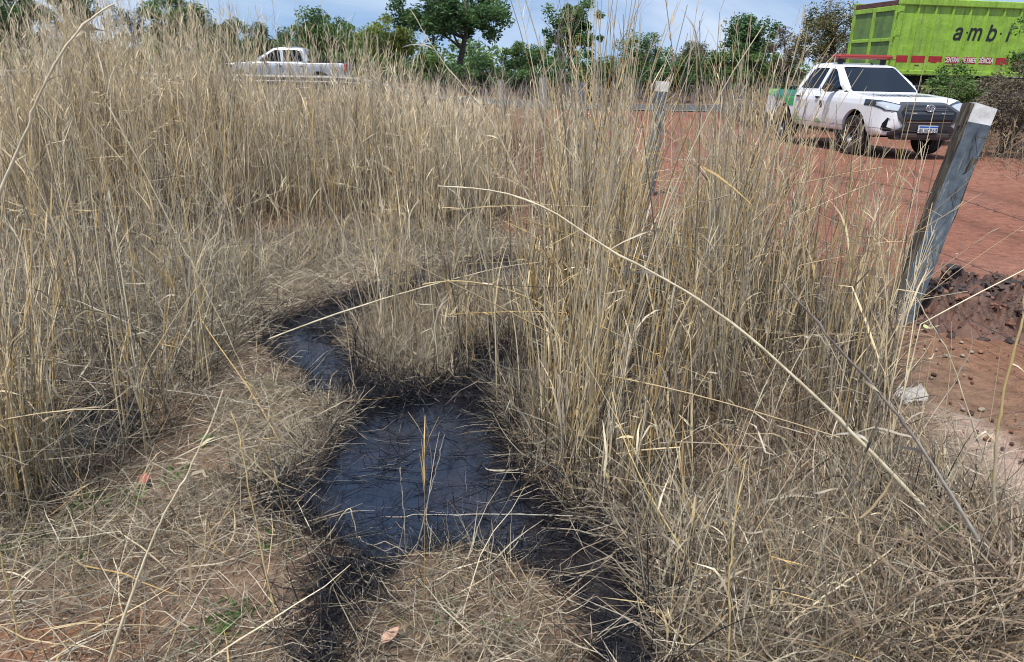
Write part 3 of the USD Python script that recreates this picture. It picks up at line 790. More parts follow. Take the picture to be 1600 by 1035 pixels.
        part(t, 'bonnet_lettering', skin(hp_, 0, 0, .004), ink)
    # running gear
    prof = [(.20, -.10), (.285, -.125), (.355, -.13), (.378, -.115), (.385, -.08), (.372, -.075), (.372, -.045), (.386, -.04), (.386, .04), (.372, .045), (.372, .075), (.385, .08), (.378, .115), (.355, .13), (.285, .125), (.20, .10)]
    for ax in (1.56, -1.525):
        for s in (-1, 1):
            wh = thing_part(t, 'wheel', (ax, s * .79, .385))
            part(wh, 'tyre', lathe(prof, 44), rubber, smooth=30)
            rp = [(.0, .055), (.07, .06), (.08, .03), (.16, .015), (.20, .09), (.225, .11), (.23, .09), (.205, -.10), (.0, -.10)]
            if True:
                lin = (m3.Manifold.cylinder(.30, .452, .452, 40) - m3.Manifold.cylinder(.31, .43, .43, 40).translate((0, 0, .012 if s < 0 else -.02))).rotate((90, 0, 0)).translate((ax, s * .70 + .15, .43)) - man(box(-3, 3, -2, 2, -.2, .44))
                part(t, 'wheel_arch_liner', lin, black_plastic, smooth=30)
            rim = man(lathe([(a, b) for a, b in rp], 40))
            for k in range(6):
                a_ = k * math.pi / 3
                rim = rim - m3.Manifold.cylinder(.4, .034, .034, 12).rotate((90, 0, 0)).translate((.145 * math.cos(a_), .2, .145 * math.sin(a_)))
            v, f, _ = meshkit.arrays(rim)
            if s < 0:
                v = v * [1, -1, 1]; f = f[:, ::-1]
            part(wh, 'rim', (v, f), rim_mat, smooth=30)
    part(t, 'underbody', cat_([box(-2.4, 2.3, -.42, -.30, .40, .56), box(-2.4, 2.3, .30, .42, .40, .56), tube([(1.56, -.7, .385), (1.56, .7, .385)], .05, 8), tube([(-1.525, -.7, .385), (-1.525, .7, .385)], .07, 8),
        box(-.6, .8, -.28, .28, .34, .5), box(-1.1, 2.0, -.75, .75, .46, .60), box(-2.45, -1.1, -.74, .74, .60, .74)]), under_mat)
    return t


def thing_part(parent, name, loc):
    x = UsdGeom.Xform.Define(stage, numbered(str(parent.GetPath()), name))
    x.AddTranslateOp().Set(Gf.Vec3d(*map(float, loc)))
    return x.GetPrim()


PICK = (7.60, 17.36, 0.19)
pickup('white_pickup_truck', 'white double-cab pickup with green decals and red light bar on the dirt road', PICK, math.radians(-82.6), white_paint, True)
sx = -9.6; sy = float(road_c(sx)) - 0.9
pickup('silver_pickup_truck', 'silver double-cab pickup passing behind the guardrail, half hidden by tall dry grass', (sx, sy, float(road_z(sx)) + 0.01), math.radians(185.7), silver_paint, False)

# ------------------------------------------------------------------ green container on its hook-lift truck
cgreen = mat('lime_container_paint', {'tc': ('texture_coordinate', {}), 'n': ('noise_texture', {'scale': 1.6, 'detail': 6, 'roughness': 0.65}), 'n2': ('noise_texture', {'scale': 14, 'detail': 4}),
    'mp': ('mapping', {'scale': (5.5, 5.5, 0.5)}), 'ns': ('noise_texture', {'scale': 2.0, 'detail': 7, 'roughness': 0.7}),
    'rs': ('rgb_ramp', {'ramp': [(0.30, (0.45, 0.42, 0.38)), (0.42, (0.86, 0.84, 0.80)), (0.55, (1, 1, 1))]}), 'mm': ('mix', {'mix_type': 'multiply', 'fac': 1.0}),
    'r': ('rgb_ramp', {'ramp': [(0.30, (0.20, 0.32, 0.05)), (0.52, (0.26, 0.45, 0.045)), (0.8, (0.34, 0.53, 0.09))]}),
    'b': ('bump', {'strength': 0.7, 'distance': 0.05}), 'p': ('principled_bsdf', {'roughness': 0.45})},
    [('tc.object', 'n.vector'), ('tc.object', 'n2.vector'), ('n.fac', 'r.fac'), ('tc.object', 'mp.vector'), ('mp.vector', 'ns.vector'), ('ns.fac', 'rs.fac'), ('r.color', 'mm.color1'), ('rs.color', 'mm.color2'), ('mm.color', 'p.base_color'), ('n.fac', 'b.height'), ('b.normal', 'p.normal')])
faded = flat('faded_green_paint', (0.13, 0.22, 0.05), 0.6, noise=(0.075, 0.13, 0.045), nscale=3)
rust = flat('rusty_brown', (0.11, 0.045, 0.035), 0.8, noise=(0.06, 0.03, 0.03), nscale=6)
band_red = flat('red_band', (0.36, 0.018, 0.022), 0.4, noise=(0.25, 0.015, 0.02), nscale=5)
white_ink = flat('white_lettering', (0.68, 0.67, 0.64), 0.5)
black_ink = flat('black_lettering', (0.010, 0.011, 0.012), 0.45)
A = math.radians(10.0)
CY0 = 25.0
corner = at(1399, 60, CY0)
ztop = at(1410, -4, CY0)[2]; zbot = at(1394, 116, CY0)[2]
HB = ztop - zbot
gcl = float(ground_z(np.array([corner[0] + 2]), np.array([CY0 + 1]), oil=False)[0])
ux = np.array([math.cos(A), math.sin(A)]); uy = np.array([-math.sin(A), math.cos(A)])
orig = corner[:2]
LB, WB = 6.4, 2.45
ct = thing('waste_container', 'lime green ribbed steel container with red band, carried on the truck behind the white pickup', 'container', (orig[0], orig[1], zbot), A)
part(ct, 'side_panel', cat_([box(0, LB, 0.06, 0.09, 0.1, HB - .1), box(0, LB, WB - .09, WB - .06, 0.1, HB - .1)]), cgreen)
part(ct, 'floor', box(0, LB, 0.05, WB - .05, 0.02, 0.1), rust)
part(ct, 'bottom_rail', cat_([box(0, LB, 0.03, .12, 0, .13, .01), box(0, LB, WB - .12, WB - .03, 0, .13, .01)]), cgreen)
part(ct, 'top_rail', cat_([box(-.03, LB + .03, -.02, .12, HB - .20, HB, .02), box(-.03, LB + .03, WB - .12, WB + .02, HB - .20, HB, .02)]), cgreen)
part(ct, 'corner_post', box(-.02, .16, .0, .10, 0, HB - .19, .015), cgreen)
part(ct, 'corner_post', box(-.02, .16, WB - .10, WB, 0, HB - .19, .015), cgreen)
pitch = 0.615
ribx = [0.16 + 0.50 + pitch * k for k in range(10)]
for xr in ribx:
    part(ct, 'rib', ext([(xr - .045, .062), (xr + .045, .062), (xr + .028, .012), (xr - .028, .012)], .12, HB - .19, 'z'), cgreen)
bays = [(0.17, ribx[0] - .05)] + [(a + .05, b - .05) for a, b in zip(ribx[:-1], ribx[1:])]
rngc = np.random.default_rng(3)
for k, (a, b_) in enumerate(bays[:8]):
    pts = [(a + .01, .36), (b_ - .01, .36), (b_ - .01, .57), (a + .01, .57)]
    if k == 2:
        pts = [(a + .01, .41), (a + .15, .37), (a + .30, .36), (a + .38, .41), (b_ - .01, .385), (b_ - .01, .57), (a + .01, .57)]
    part(ct, 'red_band', ext(pts, -.060, -.056, 'y'), band_red)


def side_text(txt, h, xc, z0, m, nm, shear=0.0, bold=True, squeeze=1.0):
    me = meshkit.text_mesh(txt, h, .004, bold=bold)
    v = np.array(me.vertices)
    v[:, 0] = (v[:, 0] - (v[:, 0].min() + v[:, 0].max()) / 2) * squeeze + shear * v[:, 1]
    part(ct, nm, (np.stack([xc + v[:, 0], .0555 - v[:, 2] - (.004 if m is white_ink else 0), z0 + v[:, 1]], 1), me.faces), m)


for ch, k in (('a', 3), ('m', 4), ('b', 5), ('i', 6), ('p', 7), ('a', 8)):
    bc = (bays[k][0] + bays[k][1]) / 2
    if k < 7:
        side_text(ch, .47, bc, HB - 1.16, black_ink, 'letter', shear=.18, squeeze=.92)
for k in (3, 5):
    xr = ribx[k]
    part(ct, 'letter_dot', box(xr - .03, xr + .03, .004, .012, HB - .97, HB - .92), black_ink)
for txt, k in (('CENTRAL', 3), ('DE EMER', 4), ('GÊNCIA', 5)):
    a, b_ = bays[k]
    side_text(txt, .145, (a + b_) / 2, .40, white_ink, 'band_lettering', squeeze=.47 / (len(txt) * .108))
a, b_ = bays[6]
side_text('24h', .14, (a + b_) / 2, .40, white_ink, 'band_lettering', squeeze=.9) if False else None
for k, w in ((1, .16), (3, .34)):
    a, b_ = bays[k]
    part(ct, 'small_marking', box((a + b_) / 2 - w / 2, (a + b_) / 2 + w / 2, .052, .058, .27, .30), rust)
# hinged end: frame, cross members and four faded panels
part(ct, 'end_frame', cat_([box(-.05, .0, .10, .20, 0, HB - .22, .01), box(-.05, .0, WB - .20, WB - .10, 0, HB - .22, .01), box(-.055, .0, .12, WB - .12, HB - .36, HB - .22, .01), box(-.055, .0, .12, WB - .12, 0, .14, .01)]), cgreen)
part(ct, 'end_upright', box(-.055, -.002, WB / 2 - .07, WB / 2 + .07, .14, HB - .36, .01), cgreen)
part(ct, 'end_crossbar', box(-.05, -.004, .2, WB - .2, HB * .46 - .05, HB * .46 + .05, .01), cgreen)
for y0, y1 in ((.2, WB / 2 - .07), (WB / 2 + .07, WB - .2)):
    for z0, z1 in ((.14, HB * .46 - .05), (HB * .46 + .05, HB - .36)):
        part(ct, 'end_panel', box(-.012, .0, y0, y1, z0, z1), faded)
part(ct, 'end_lintel', box(-.03, .12, .12, WB - .12, HB - .215, HB - .06, .01), rust)
for z in (.5, 1.2, 1.9):
    part(ct, 'hinge', cat_([tube([(-.04, .02, z - .09), (-.04, .02, z + .09)], .035, 8), box(-.04, .12, -.012, .02, z - .05, z + .05)]), cgreen)

gz_t = gcl
tr = thing('hook_lift_truck', 'dark hook-lift truck chassis under the lime green container', 'truck', (orig[0], orig[1], gz_t), A)
zc_ = zbot - gz_t
part(tr, 'chassis_frame', cat_([box(-.25, 8.2, .70, .88, zc_ - .42, zc_ - .02), box(-.25, 8.2, 1.57, 1.75, zc_ - .42, zc_ - .02), box(-.3, -.2, .25, 2.2, zc_ - .40, zc_ - .22, .02)]), under_mat)
ybar = flat('yellow_green_bar', (0.34, 0.36, 0.09), 0.5, noise=(0.22, 0.22, 0.08), nscale=4)
part(tr, 'side_guard', cat_([box(.45, 4.6, .06, .10, zc_ - .44, zc_ - .33, .01)]), ybar)
part(tr, 'side_guard', cat_([box(.45, 4.6, WB - .10, WB - .06, zc_ - .44, zc_ - .33, .01)]), ybar)
tp = [(.28, -.13), (.42, -.15), (.50, -.14), (.515, -.10), (.515, .10), (.50, .14), (.42, .15), (.28, .13)]
for xw in (1.1, 2.4, 7.3):
    for yw in (.24, WB - .24):
        w = thing_part(tr, 'wheel', (xw, yw, .515))
        part(w, 'tyre', lathe(tp, 32), rubber, smooth=30)
        part(w, 'rim', lathe([(0, -.05), (.12, -.05), (.14, -.02), (.26, -.06), (.285, -.10), (.285, .10), (.26, .06), (.14, .02), (.12, .05), (0, .05)], 24), rim_mat, smooth=30)
for xw in (1.1, 2.4):
    for yw in (.24, WB - .24):
        k = np.linspace(.25, math.pi - .25, 9)
        arc = [(xw + .60 * math.cos(q), .515 + .60 * math.sin(q)) for q in k]
        arc = arc + [(xw + .58 * math.cos(q), .515 + .58 * math.sin(q)) for q in k[::-1]]
        part(tr, 'mudguard', ext(arc, -(yw + .18), -(yw - .18), 'y'), black_plastic)
cabp = ext([(6.55, .7), (8.6, .7), (8.72, 1.0), (8.68, 1.9), (8.35, 2.75), (8.1, 2.86), (6.6, 2.86)], -(WB - .02), -.02, 'y')
cabp = cabp - m3.Manifold.cylinder(3, .6, .6, 32).rotate((90, 0, 0)).translate((7.3, 2.9, .52))
part(tr, 'cab', soften(cabp, .25, 3), white_paint, smooth=35)
for y0 in (-.03, -WB):
    part(tr, 'cab_window', ext([(7.0, 1.8), (8.35, 1.8), (8.15, 2.55), (7.0, 2.55)], y0, y0 + .03, 'y'), gloss_black)

# ------------------------------------------------------------------ guardrail along the asphalt
galv = flat('galvanised_steel', (0.30, 0.30, 0.295), 0.6, metal=0.3, noise=(0.20, 0.19, 0.185), nscale=3)
conc = flat('pale_post', (0.46, 0.45, 0.42), 0.8, noise=(0.30, 0.29, 0.27), nscale=8)


def gr_pt(x):
    y = float(road_c(x)) - ROAD_W / 2 - 0.75
    return np.array([x, y, float(road_z(x)) - 0.02])


gt = thing('guardrail', 'grey metal guardrail on pale posts dipping to the ground at its right end', 'guardrail', (0, 0, 0))
gxs = np.r_[np.linspace(-34, -6.6, 42), np.linspace(-6.2, -2.6, 10)]
prof = np.array([(0.0, .155), (.0, .13), (-.075, .10), (-.075, .055), (0, .02), (0, -.02), (-.075, -.055), (-.075, -.10), (0, -.13), (0, -.155)])
V = []
for xg in gxs:
    c = gr_pt(xg); drop = 0.56 * sstep(-6.6, -2.6, xg)
    for a, b_ in prof:
        V.append(c + [0.0, a - .03, .62 - drop + b_])
n, k = len(gxs), len(prof)
i, j = np.meshgrid(np.arange(n - 1), np.arange(k - 1), indexing='ij')
a = (i * k + j).ravel(); q = np.stack([a, a + k, a + k + 1, a + 1], 1)
part(gt, 'rail', (np.array(V), np.vstack([q[:, [0, 1, 2]], q[:, [0, 2, 3]]])), galv, smooth=True)
for xg in np.arange(-33, -5.5, 3.3):
    c = gr_pt(xg)
    part(gt, 'post', box(c[0] - .09, c[0] + .09, c[1] + .0, c[1] + .16, c[2] - .4, c[2] + .80, .012), conc)

# ------------------------------------------------------------------ fence posts and wires
wood_grey = mat('weathered_painted_wood', {'tc': ('texture_coordinate', {}), 'mp': ('mapping', {'scale': (9, 9, 1.3)}),
    'n': ('noise_texture', {'scale': 3.0, 'detail': 8, 'roughness': 0.7, 'distortion': 0.6}), 'n2': ('noise_texture', {'scale': 7.0, 'detail': 7, 'roughness': 0.7}),
    'r': ('rgb_ramp', {'ramp': [(0.34, (0.020, 0.022, 0.025)), (0.40, (0.085, 0.105, 0.125)), (0.52, (0.115, 0.145, 0.175)), (0.58, (0.13, 0.16, 0.18)), (0.63, (0.34, 0.32, 0.27))]}),
    'r2': ('rgb_ramp', {'ramp': [(0.35, (0.6, 0.6, 0.6)), (0.6, (1.05, 1.05, 1.05))]}), 'm': ('mix', {'mix_type': 'multiply', 'fac': 1.0}),
    'b': ('bump', {'strength': 0.7, 'distance': 0.008}), 'p': ('principled_bsdf', {'roughness': 0.75, 'specular_ior_level': 0.25})},
    [('tc.object', 'mp.vector'), ('mp.vector', 'n.vector'), ('tc.object', 'n2.vector'), ('n.fac', 'r.fac'), ('n2.fac', 'r2.fac'), ('r.color', 'm.color1'), ('r2.color', 'm.color2'), ('m.color', 'p.base_color'), ('n.fac', 'b.height'), ('b.normal', 'p.normal')])
wood_bare = mat('cracked_bare_wood', {'tc': ('texture_coordinate', {}), 'mp': ('mapping', {'scale': (14, 14, 1.2)}),
    'n': ('noise_texture', {'scale': 3.0, 'detail': 9, 'roughness': 0.75, 'distortion': 0.5}),
    'r': ('rgb_ramp', {'ramp': [(0.36, (0.010, 0.009, 0.008)), (0.50, (0.085, 0.070, 0.055)), (0.66, (0.22, 0.195, 0.16))]}),
    'b': ('bump', {'strength': 1.0, 'distance': 0.015}), 'p': ('principled_bsdf', {'roughness': 0.9, 'specular_ior_level': 0.15})},
    [('tc.object', 'mp.vector'), ('mp.vector', 'n.vector'), ('n.fac', 'r.fac'), ('r.color', 'p.base_color'), ('n.fac', 'b.height'), ('b.normal', 'p.normal')])
white_top = flat('white_post_paint', (0.66, 0.66, 0.65), 0.7, noise=(0.42, 0.41, 0.38), nscale=12)
dark_wood = flat('dark_old_wood', (0.03, 0.026, 0.024), 0.9, noise=(0.06, 0.05, 0.045), nscale=6)
pale_wood = flat('pale_post_wood', (0.36, 0.34, 0.30), 0.85, noise=(0.20, 0.185, 0.165), nscale=7)


def timber(w, d, h, seed, z0=0.0, rough=0.008, n=26, top_slant=0.0):
    "a squared rough-sawn timber along z"
    pts = []
    for s in np.linspace(0, 1, 5):
        pts.append((-w / 2 + w * s, -d / 2))
    for s in np.linspace(0, 1, 5)[1:]:
        pts.append((w / 2, -d / 2 + d * s))
    for s in np.linspace(0, 1, 5)[1:]:
        pts.append((w / 2 - w * s, d / 2))
    for s in np.linspace(0, 1, 5)[1:-1]:
        pts.append((-w / 2, d / 2 - d * s))
    P = np.array(pts); k = len(P)
    zz = np.linspace(z0, h, n)
    V = np.zeros((n, k, 3)); V[:, :, :2] = P[None]; V[:, :, 2] = zz[:, None]
    V = V.reshape(-1, 3)
    q = V * [9, 9, 3.0] + seed * 3.7
    dsp = np.stack([meshkit.fbm(q, 4, seed) - .5, meshkit.fbm(q, 4, seed + 9) - .5], -1)
    grooves = (meshkit.noise(np.stack([V[:, 0] * 60, V[:, 1] * 60, V[:, 2] * 1.5], -1), seed + 4) - .5)
    V[:, :2] += dsp * rough * 3.0
    rad = V[:, :2] / (np.linalg.norm(V[:, :2], axis=1, keepdims=True) + 1e-9)
    V[:, :2] += rad * grooves[:, None] * rough * 1.4
    V[:, 2] += np.where(V[:, 2] > h - 1e-6, V[:, 0] * top_slant, 0)
    i, j = np.meshgrid(np.arange(n - 1), np.arange(k), indexing='ij')
    q = np.stack([i * k + j, i * k + (j + 1) % k, (i + 1) * k + (j + 1) % k, (i + 1) * k + j], -1).reshape(-1, 4)
    Fc = np.vstack([q[:, [0, 1, 2]], q[:, [0, 2, 3]]])
    b0 = len(V); V = np.vstack([V, V[:k].mean(0), V[-k:].mean(0)])
    e = np.arange(k)
    Fc = np.vstack([Fc, np.stack([np.full(k, b0), (e + 1) % k, e], 1), np.stack([np.full(k, b0 + 1), (n - 1) * k + e, (n - 1) * k + (e + 1) % k], 1)])
    return V, Fc


def lean(prim, ax, ay):
    x = UsdGeom.Xformable(prim)
    x.AddRotateYOp().Set(ax); x.AddRotateXOp().Set(ay)


B0 = gp(1402, 500); B0 = np.array([B0[0], B0[1], 0.0])
T0 = at(1533, 160, B0[1])
ang = math.degrees(math.atan2(T0[0] - B0[0], T0[2]))
LEN = math.hypot(T0[0] - B0[0], T0[2])
pa = (T0 - B0) / np.linalg.norm(T0 - B0)
pn_ = np.array([math.sin(math.radians(-17)), -math.cos(math.radians(-17)), 0]); pn_ -= pa * (pn_ @ pa); pn_ /= np.linalg.norm(pn_)
px_ax = np.cross(-pn_, pa)
fpx = UsdGeom.Xform.Define(stage, numbered('/World', 'fence_post'))
fpx.AddTransformOp().Set(Gf.Matrix4d(*px_ax, 0, *(-pn_), 0, *pa, 0, B0[0], B0[1], -0.02, 1))
fp = tag(fpx.GetPrim(), 'leaning thick blue-grey fence post with a white top at the right, nearest of the posts', 'fence post')
part(fp, 'timber', timber(.172, .135, LEN - .13, 2, -.25, .011, 40), wood_bare, smooth=40)
V, Fc = timber(.138, .014, LEN - .115, 7, -.25, .006, 60)
part(fp, 'painted_face', (V + [.014, -.073, 0], Fc), wood_grey, smooth=40)
V, Fc = timber(.140, .148, LEN, 8, LEN - .128, .007, 9, top_slant=-.12)
part(fp, 'white_top', (V + [.018, -.004, 0], Fc), white_top, smooth=35)
V, Fc = timber(.040, .135, LEN, 11, LEN - .150, .011, 9)
part(fp, 'split_edge', (V + [-.074, 0, 0], Fc), wood_bare, smooth=40)
posts_top = [(B0, T0)]

FENCE = [
    (1027, 296, 1036, 127, 10.6, .155, wood_grey, True, 'upright grey fence post with a white top standing in the dry grass', 3.0),
    (907, 232, 909, 128, 16.6, .16, wood_grey, False, 'dark grey fence post without a white top, beyond the white-topped upright post', 1.0),
    (848, 200, 849, 121, 22.0, .20, pale_wood, False, 'pale rough fence post half hidden by grass under the airy tree', 0.0),
    (783, 192, 783, 125, 25.5, .17, pale_wood, False, 'slim whitish fence post under the right of the spreading tree', 0.0),
]
for i, (bx, by, tx, ty, Y, w, m, wt, lb, ln) in enumerate(FENCE):
    Pt = at(tx, ty, Y)
    g = float(ground_z(np.array([Pt[0]]), np.array([Y]), oil=False)[0])
    h = Pt[2] - g
    f = thing('fence_post', lb, 'fence post', (Pt[0] - h * math.tan(math.radians(ln)), Y, g), .1 * i)
    lean(f, ln, 0)
    part(f, 'timber', timber(w, w * .9, h - (.13 if wt else 0), 20 + i, -.3, .009, 26), m, smooth=40)
    if wt:
        V, Fc = timber(w * 1.06, w * .95, h, 40, h - .132, .003, 5)
        part(f, 'white_top', (V, Fc), white_top, smooth=35)
    posts_top.append((np.array([Pt[0] - h * math.tan(math.radians(ln)), Y, g]), Pt))
for i, (tx, ty, wpx) in enumerate([(1066, 124, 9), (1096, 138, 7), (1138, 123, 9)]):
    Y = 41.5 + 0.1 * i
    Pt = at(tx, ty, Y); g = float(ground_z(np.array([Pt[0]]), np.array([Y]), oil=False)[0])
    w = wpx / FPX * Y
    f = thing('dark_post', ['leftmost of the three dark posts beyond the asphalt road', 'shortest of the three dark posts beyond the asphalt road, standing in the middle', 'dark post beyond the asphalt road, nearest to the white pickup'][i], 'fence post', (Pt[0], Y, g))
    part(f, 'timber', timber(w * .7, w * .6, Pt[2] - g, 60 + i, -.3, .02, 12), dark_wood, smooth=40)
# wires: four strands from post to post, running on to a post outside the picture on the right
wire_mat = flat('rusty_wire', (0.10, 0.075, 0.06), 0.6, metal=0.5)
endp = (np.array([B0[0] + .55, B0[1] - 4.2, 0.0]), np.array([B0[0] + .55, B0[1] - 4.2, 1.5]))
chain = [endp] + posts_top
WL = ['topmost strand of wire between the fence posts', 'second strand of wire from the top between the fence posts', 'third strand of wire from the top between the fence posts', 'lowest strand of wire between the fence posts']
for s, fr_ in enumerate((.86, .60, .36, .16)):
    pts = []
    for (a0, a1), (b0, b1) in zip(chain[:-1], chain[1:]):
        A1, B1 = a0 + (a1 - a0) * fr_ + [0, -.10, 0], b0 + (b1 - b0) * fr_ + [0, -.10, 0]
        for u in np.linspace(0, 1, 14)[:-1]:
            sag = -.045 * 4 * u * (1 - u) * (1 + .5 * math.sin(s * 2.1))
            pts.append(A1 * (1 - u) + B1 * u + [0, 0, sag])
    pts.append(chain[-1][0] + (chain[-1][1] - chain[-1][0]) * fr_)
    w = thing('fence_wire', WL[s], 'wire', (0, 0, 0), group=None)
    part(w, 'strand', tube(pts, .0021, 5), wire_mat, smooth=True)
    bp = np.array(pts); bb = []
    for q0, q1 in zip(bp[:40:1], bp[1:41:1]):
        for u in (.25, .75):
            c = q0 * (1 - u) + q1 * u; d = (q1 - q0) / np.linalg.norm(q1 - q0)
            bb.append(tube([c + [.012, 0, .012], c - [.012, 0, .012]], .0013, 3)); bb.append(tube([c + [-.010, 0, .014], c - [-.010, 0, .014]], .0013, 3))
    part(w, 'barbs', cat_(bb), wire_mat, kind='stuff')
# ------------------------------------------------------------------ dry grass
PAL = {
    'stem': [((.66, .535, .33), 4), ((.58, .45, .255), 3.5), ((.74, .64, .45), 3), ((.55, .38, .16), 2), ((.47, .40, .295), 2.5), ((.23, .185, .13), 2)],
    'far': [((.69, .565, .36), 4), ((.59, .475, .29), 4), ((.48, .40, .28), 2.5), ((.75, .65, .46), 3), ((.23, .185, .13), 2.5)],
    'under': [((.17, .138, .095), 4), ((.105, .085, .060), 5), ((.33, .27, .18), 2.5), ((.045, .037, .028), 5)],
    'litter': [((.43, .37, .27), 4), ((.31, .27, .20), 4), ((.56, .49, .37), 3), ((.14, .12, .09), 3), ((.40, .31, .18), 1.2)],
    'brown': [((.31, .235, .165), 4), ((.24, .18, .125), 3), ((.38, .29, .19), 2), ((.17, .125, .09), 2)],
    'purple': [((.25, .205, .185), 4), ((.31, .26, .225), 3), ((.20, .165, .15), 3), ((.38, .32, .25), 1)],
    'weed': [((.07, .16, .03), 3), ((.12, .24, .05), 2)],
}


def pick(rng, pal, n, jit=.16):
    c = np.array([p[0] for p in PAL[pal]]); w = np.array([p[1] for p in PAL[pal]], float)
    return c[rng.choice(len(c), n, p=w / w.sum())] * rng.uniform(1 - jit, 1 + jit, (n, 1))


def inside(rng, poly, n):
    b = poly.bounds; out = np.zeros((0, 2))
    while len(out) < n:
        p = rng.uniform((b[0], b[1]), (b[2], b[3]), (max(n * 2, 500), 2))
        out = np.vstack([out, p[shapely.contains_xy(poly, p[:, 0], p[:, 1])]])
    return out[:n]


def grow(rng, base, L, th0, phi, curve, nseg, kinkp=0.0, wob=.05, power=1.6, lie=False, kinkamt=(.5, 1.7)):
    "centre lines of N blades: (N, nseg + 1, 3)"
    n = len(base)
    i = (np.arange(nseg) + .5) / nseg
    th = th0[:, None] + curve[:, None] * i[None] ** power + np.cumsum(rng.normal(0, wob, (n, nseg)), 1)
    ph = phi[:, None] + np.cumsum(rng.normal(0, wob * 1.6, (n, nseg)), 1)
    if kinkp:
        kk = (rng.random(n) < kinkp)
        at_ = rng.uniform(.25, .85, n)
        amt = rng.uniform(*kinkamt, n) * kk
        th = th + amt[:, None] * (i[None] > at_[:, None])
    th = np.clip(th, -2.5, 2.9)
    d = np.stack([np.sin(th) * np.cos(ph), np.sin(th) * np.sin(ph), np.cos(th)], -1)
    pts = base[:, None] + np.concatenate([np.zeros((n, 1, 3)), np.cumsum(d * (L / nseg)[:, None, None], 1)], 1)
    g = base[:, 2]
    pts[..., 2] = np.maximum(pts[..., 2], g[:, None] + .004)
    return pts


def skin_tubes(rng, pts, w, tip=.3, sides=3):
    n, k, _ = pts.shape
    d = np.gradient(pts, axis=1); d /= np.linalg.norm(d, axis=2, keepdims=True) + 1e-9
    a0 = rng.uniform(0, 2 * np.pi, n)
    ref = np.stack([np.cos(a0), np.sin(a0), .15 * np.ones(n)], -1)[:, None]
    a = np.cross(d, np.broadcast_to(ref, d.shape)); a /= np.linalg.norm(a, axis=2, keepdims=True) + 1e-9
    b_ = np.cross(d, a)
    r = (w / 2)[:, None] * (1 - (1 - tip) * np.linspace(0, 1, k) ** 1.3)[None]
    g = np.arange(sides) * 2 * np.pi / sides
    V = pts[:, :, None] + r[:, :, None, None] * (np.cos(g)[None, None, :, None] * a[:, :, None] + np.sin(g)[None, None, :, None] * b_[:, :, None])
    i, j = np.meshgrid(np.arange(k - 1), np.arange(sides), indexing='ij')
    q = np.stack([i * sides + j, (i + 1) * sides + j, (i + 1) * sides + (j + 1) % sides, i * sides + (j + 1) % sides], -1).reshape(-1, 4)
    q = (np.arange(n) * k * sides)[:, None, None] + q[None]
    q = q.reshape(-1, 4)
    return V.reshape(-1, 3), np.vstack([q[:, [0, 1, 2]], q[:, [0, 2, 3]]]), k * sides


def skin_ribbons(rng, pts, w, tip=.1, mid=.35, twist=.8):
    n, k, _ = pts.shape
    d = np.gradient(pts, axis=1); d /= np.linalg.norm(d, axis=2, keepdims=True) + 1e-9
    a0 = rng.uniform(0, 2 * np.pi, n)
    ref = np.stack([np.cos(a0), np.sin(a0), .3 * np.ones(n)], -1)[:, None]
    a = np.cross(d, np.broadcast_to(ref, d.shape)); a /= np.linalg.norm(a, axis=2, keepdims=True) + 1e-9
    b_ = np.cross(d, a)
    t = np.linspace(0, 1, k)
    tw = (rng.normal(0, twist, n))[:, None] * t[None]
    s = a * np.cos(tw)[..., None] + b_ * np.sin(tw)[..., None]
    prof = np.where(t < mid, .6 + .4 * t / mid, 1 - (1 - tip) * ((t - mid) / (1 - mid)) ** 1.4)
    r = (w / 2)[:, None] * prof[None]
    V = np.stack([pts - s * r[..., None], pts + s * r[..., None]], 2)
    i = np.arange(k - 1)
    q = np.stack([2 * i, 2 * i + 1, 2 * i + 3, 2 * i + 2], 1)
    q = ((np.arange(n) * k * 2)[:, None, None] + q[None]).reshape(-1, 4)
    return V.reshape(-1, 3), np.vstack([q[:, [0, 1, 2]], q[:, [0, 2, 3]]]), k * 2


class Heap:
    "collects blades that become one mesh"
    def __init__(s):
        s.V, s.F, s.T, s.n = [], [], [], 0

    def add(s, VFk, col, grad=None):
        V, Fc, k = VFk
        T = np.repeat(col, k, axis=0)
        s.V.append(V); s.F.append(Fc + s.n); s.T.append(T); s.n += len(V)

    def build(s, name, label, cat, m=None, kind='stuff'):
        return top(name, (np.vstack(s.V), np.vstack(s.F)), m or straw_mat, label, cat, kind=kind, smooth=True, tint=np.clip(np.vstack(s.T), 0, 1))


def based(xy):
    return np.concatenate([xy, ground_z(xy[:, 0], xy[:, 1])[:, None] - .004], 1)


def oiled(rng, xy, col, reach=.05, strength=.97):
    d = dist_to(oiled_union, xy[:, 0], xy[:, 1], .6)
    p = sstep(reach + .08, -.02, d + rng.normal(0, .05, len(d)))
    k = (rng.random(len(d)) < p * strength)
    out = col.copy(); out[k] = np.array([.010, .010, .013]) * rng.uniform(.5, 2.2, (k.sum(), 1))
    return out


def clumped(rng, poly, n, ncl, sig):
    c = inside(rng, poly, ncl)
    wgt = rng.gamma(1.2, 1, ncl); wgt /= wgt.sum()
    i = rng.choice(ncl, n, p=wgt)
    p = c[i] + rng.normal(0, 1, (n, 2)) * sig
    k = shapely.contains_xy(poly.buffer(.06), p[:, 0], p[:, 1])
    return p[k], i[k], c


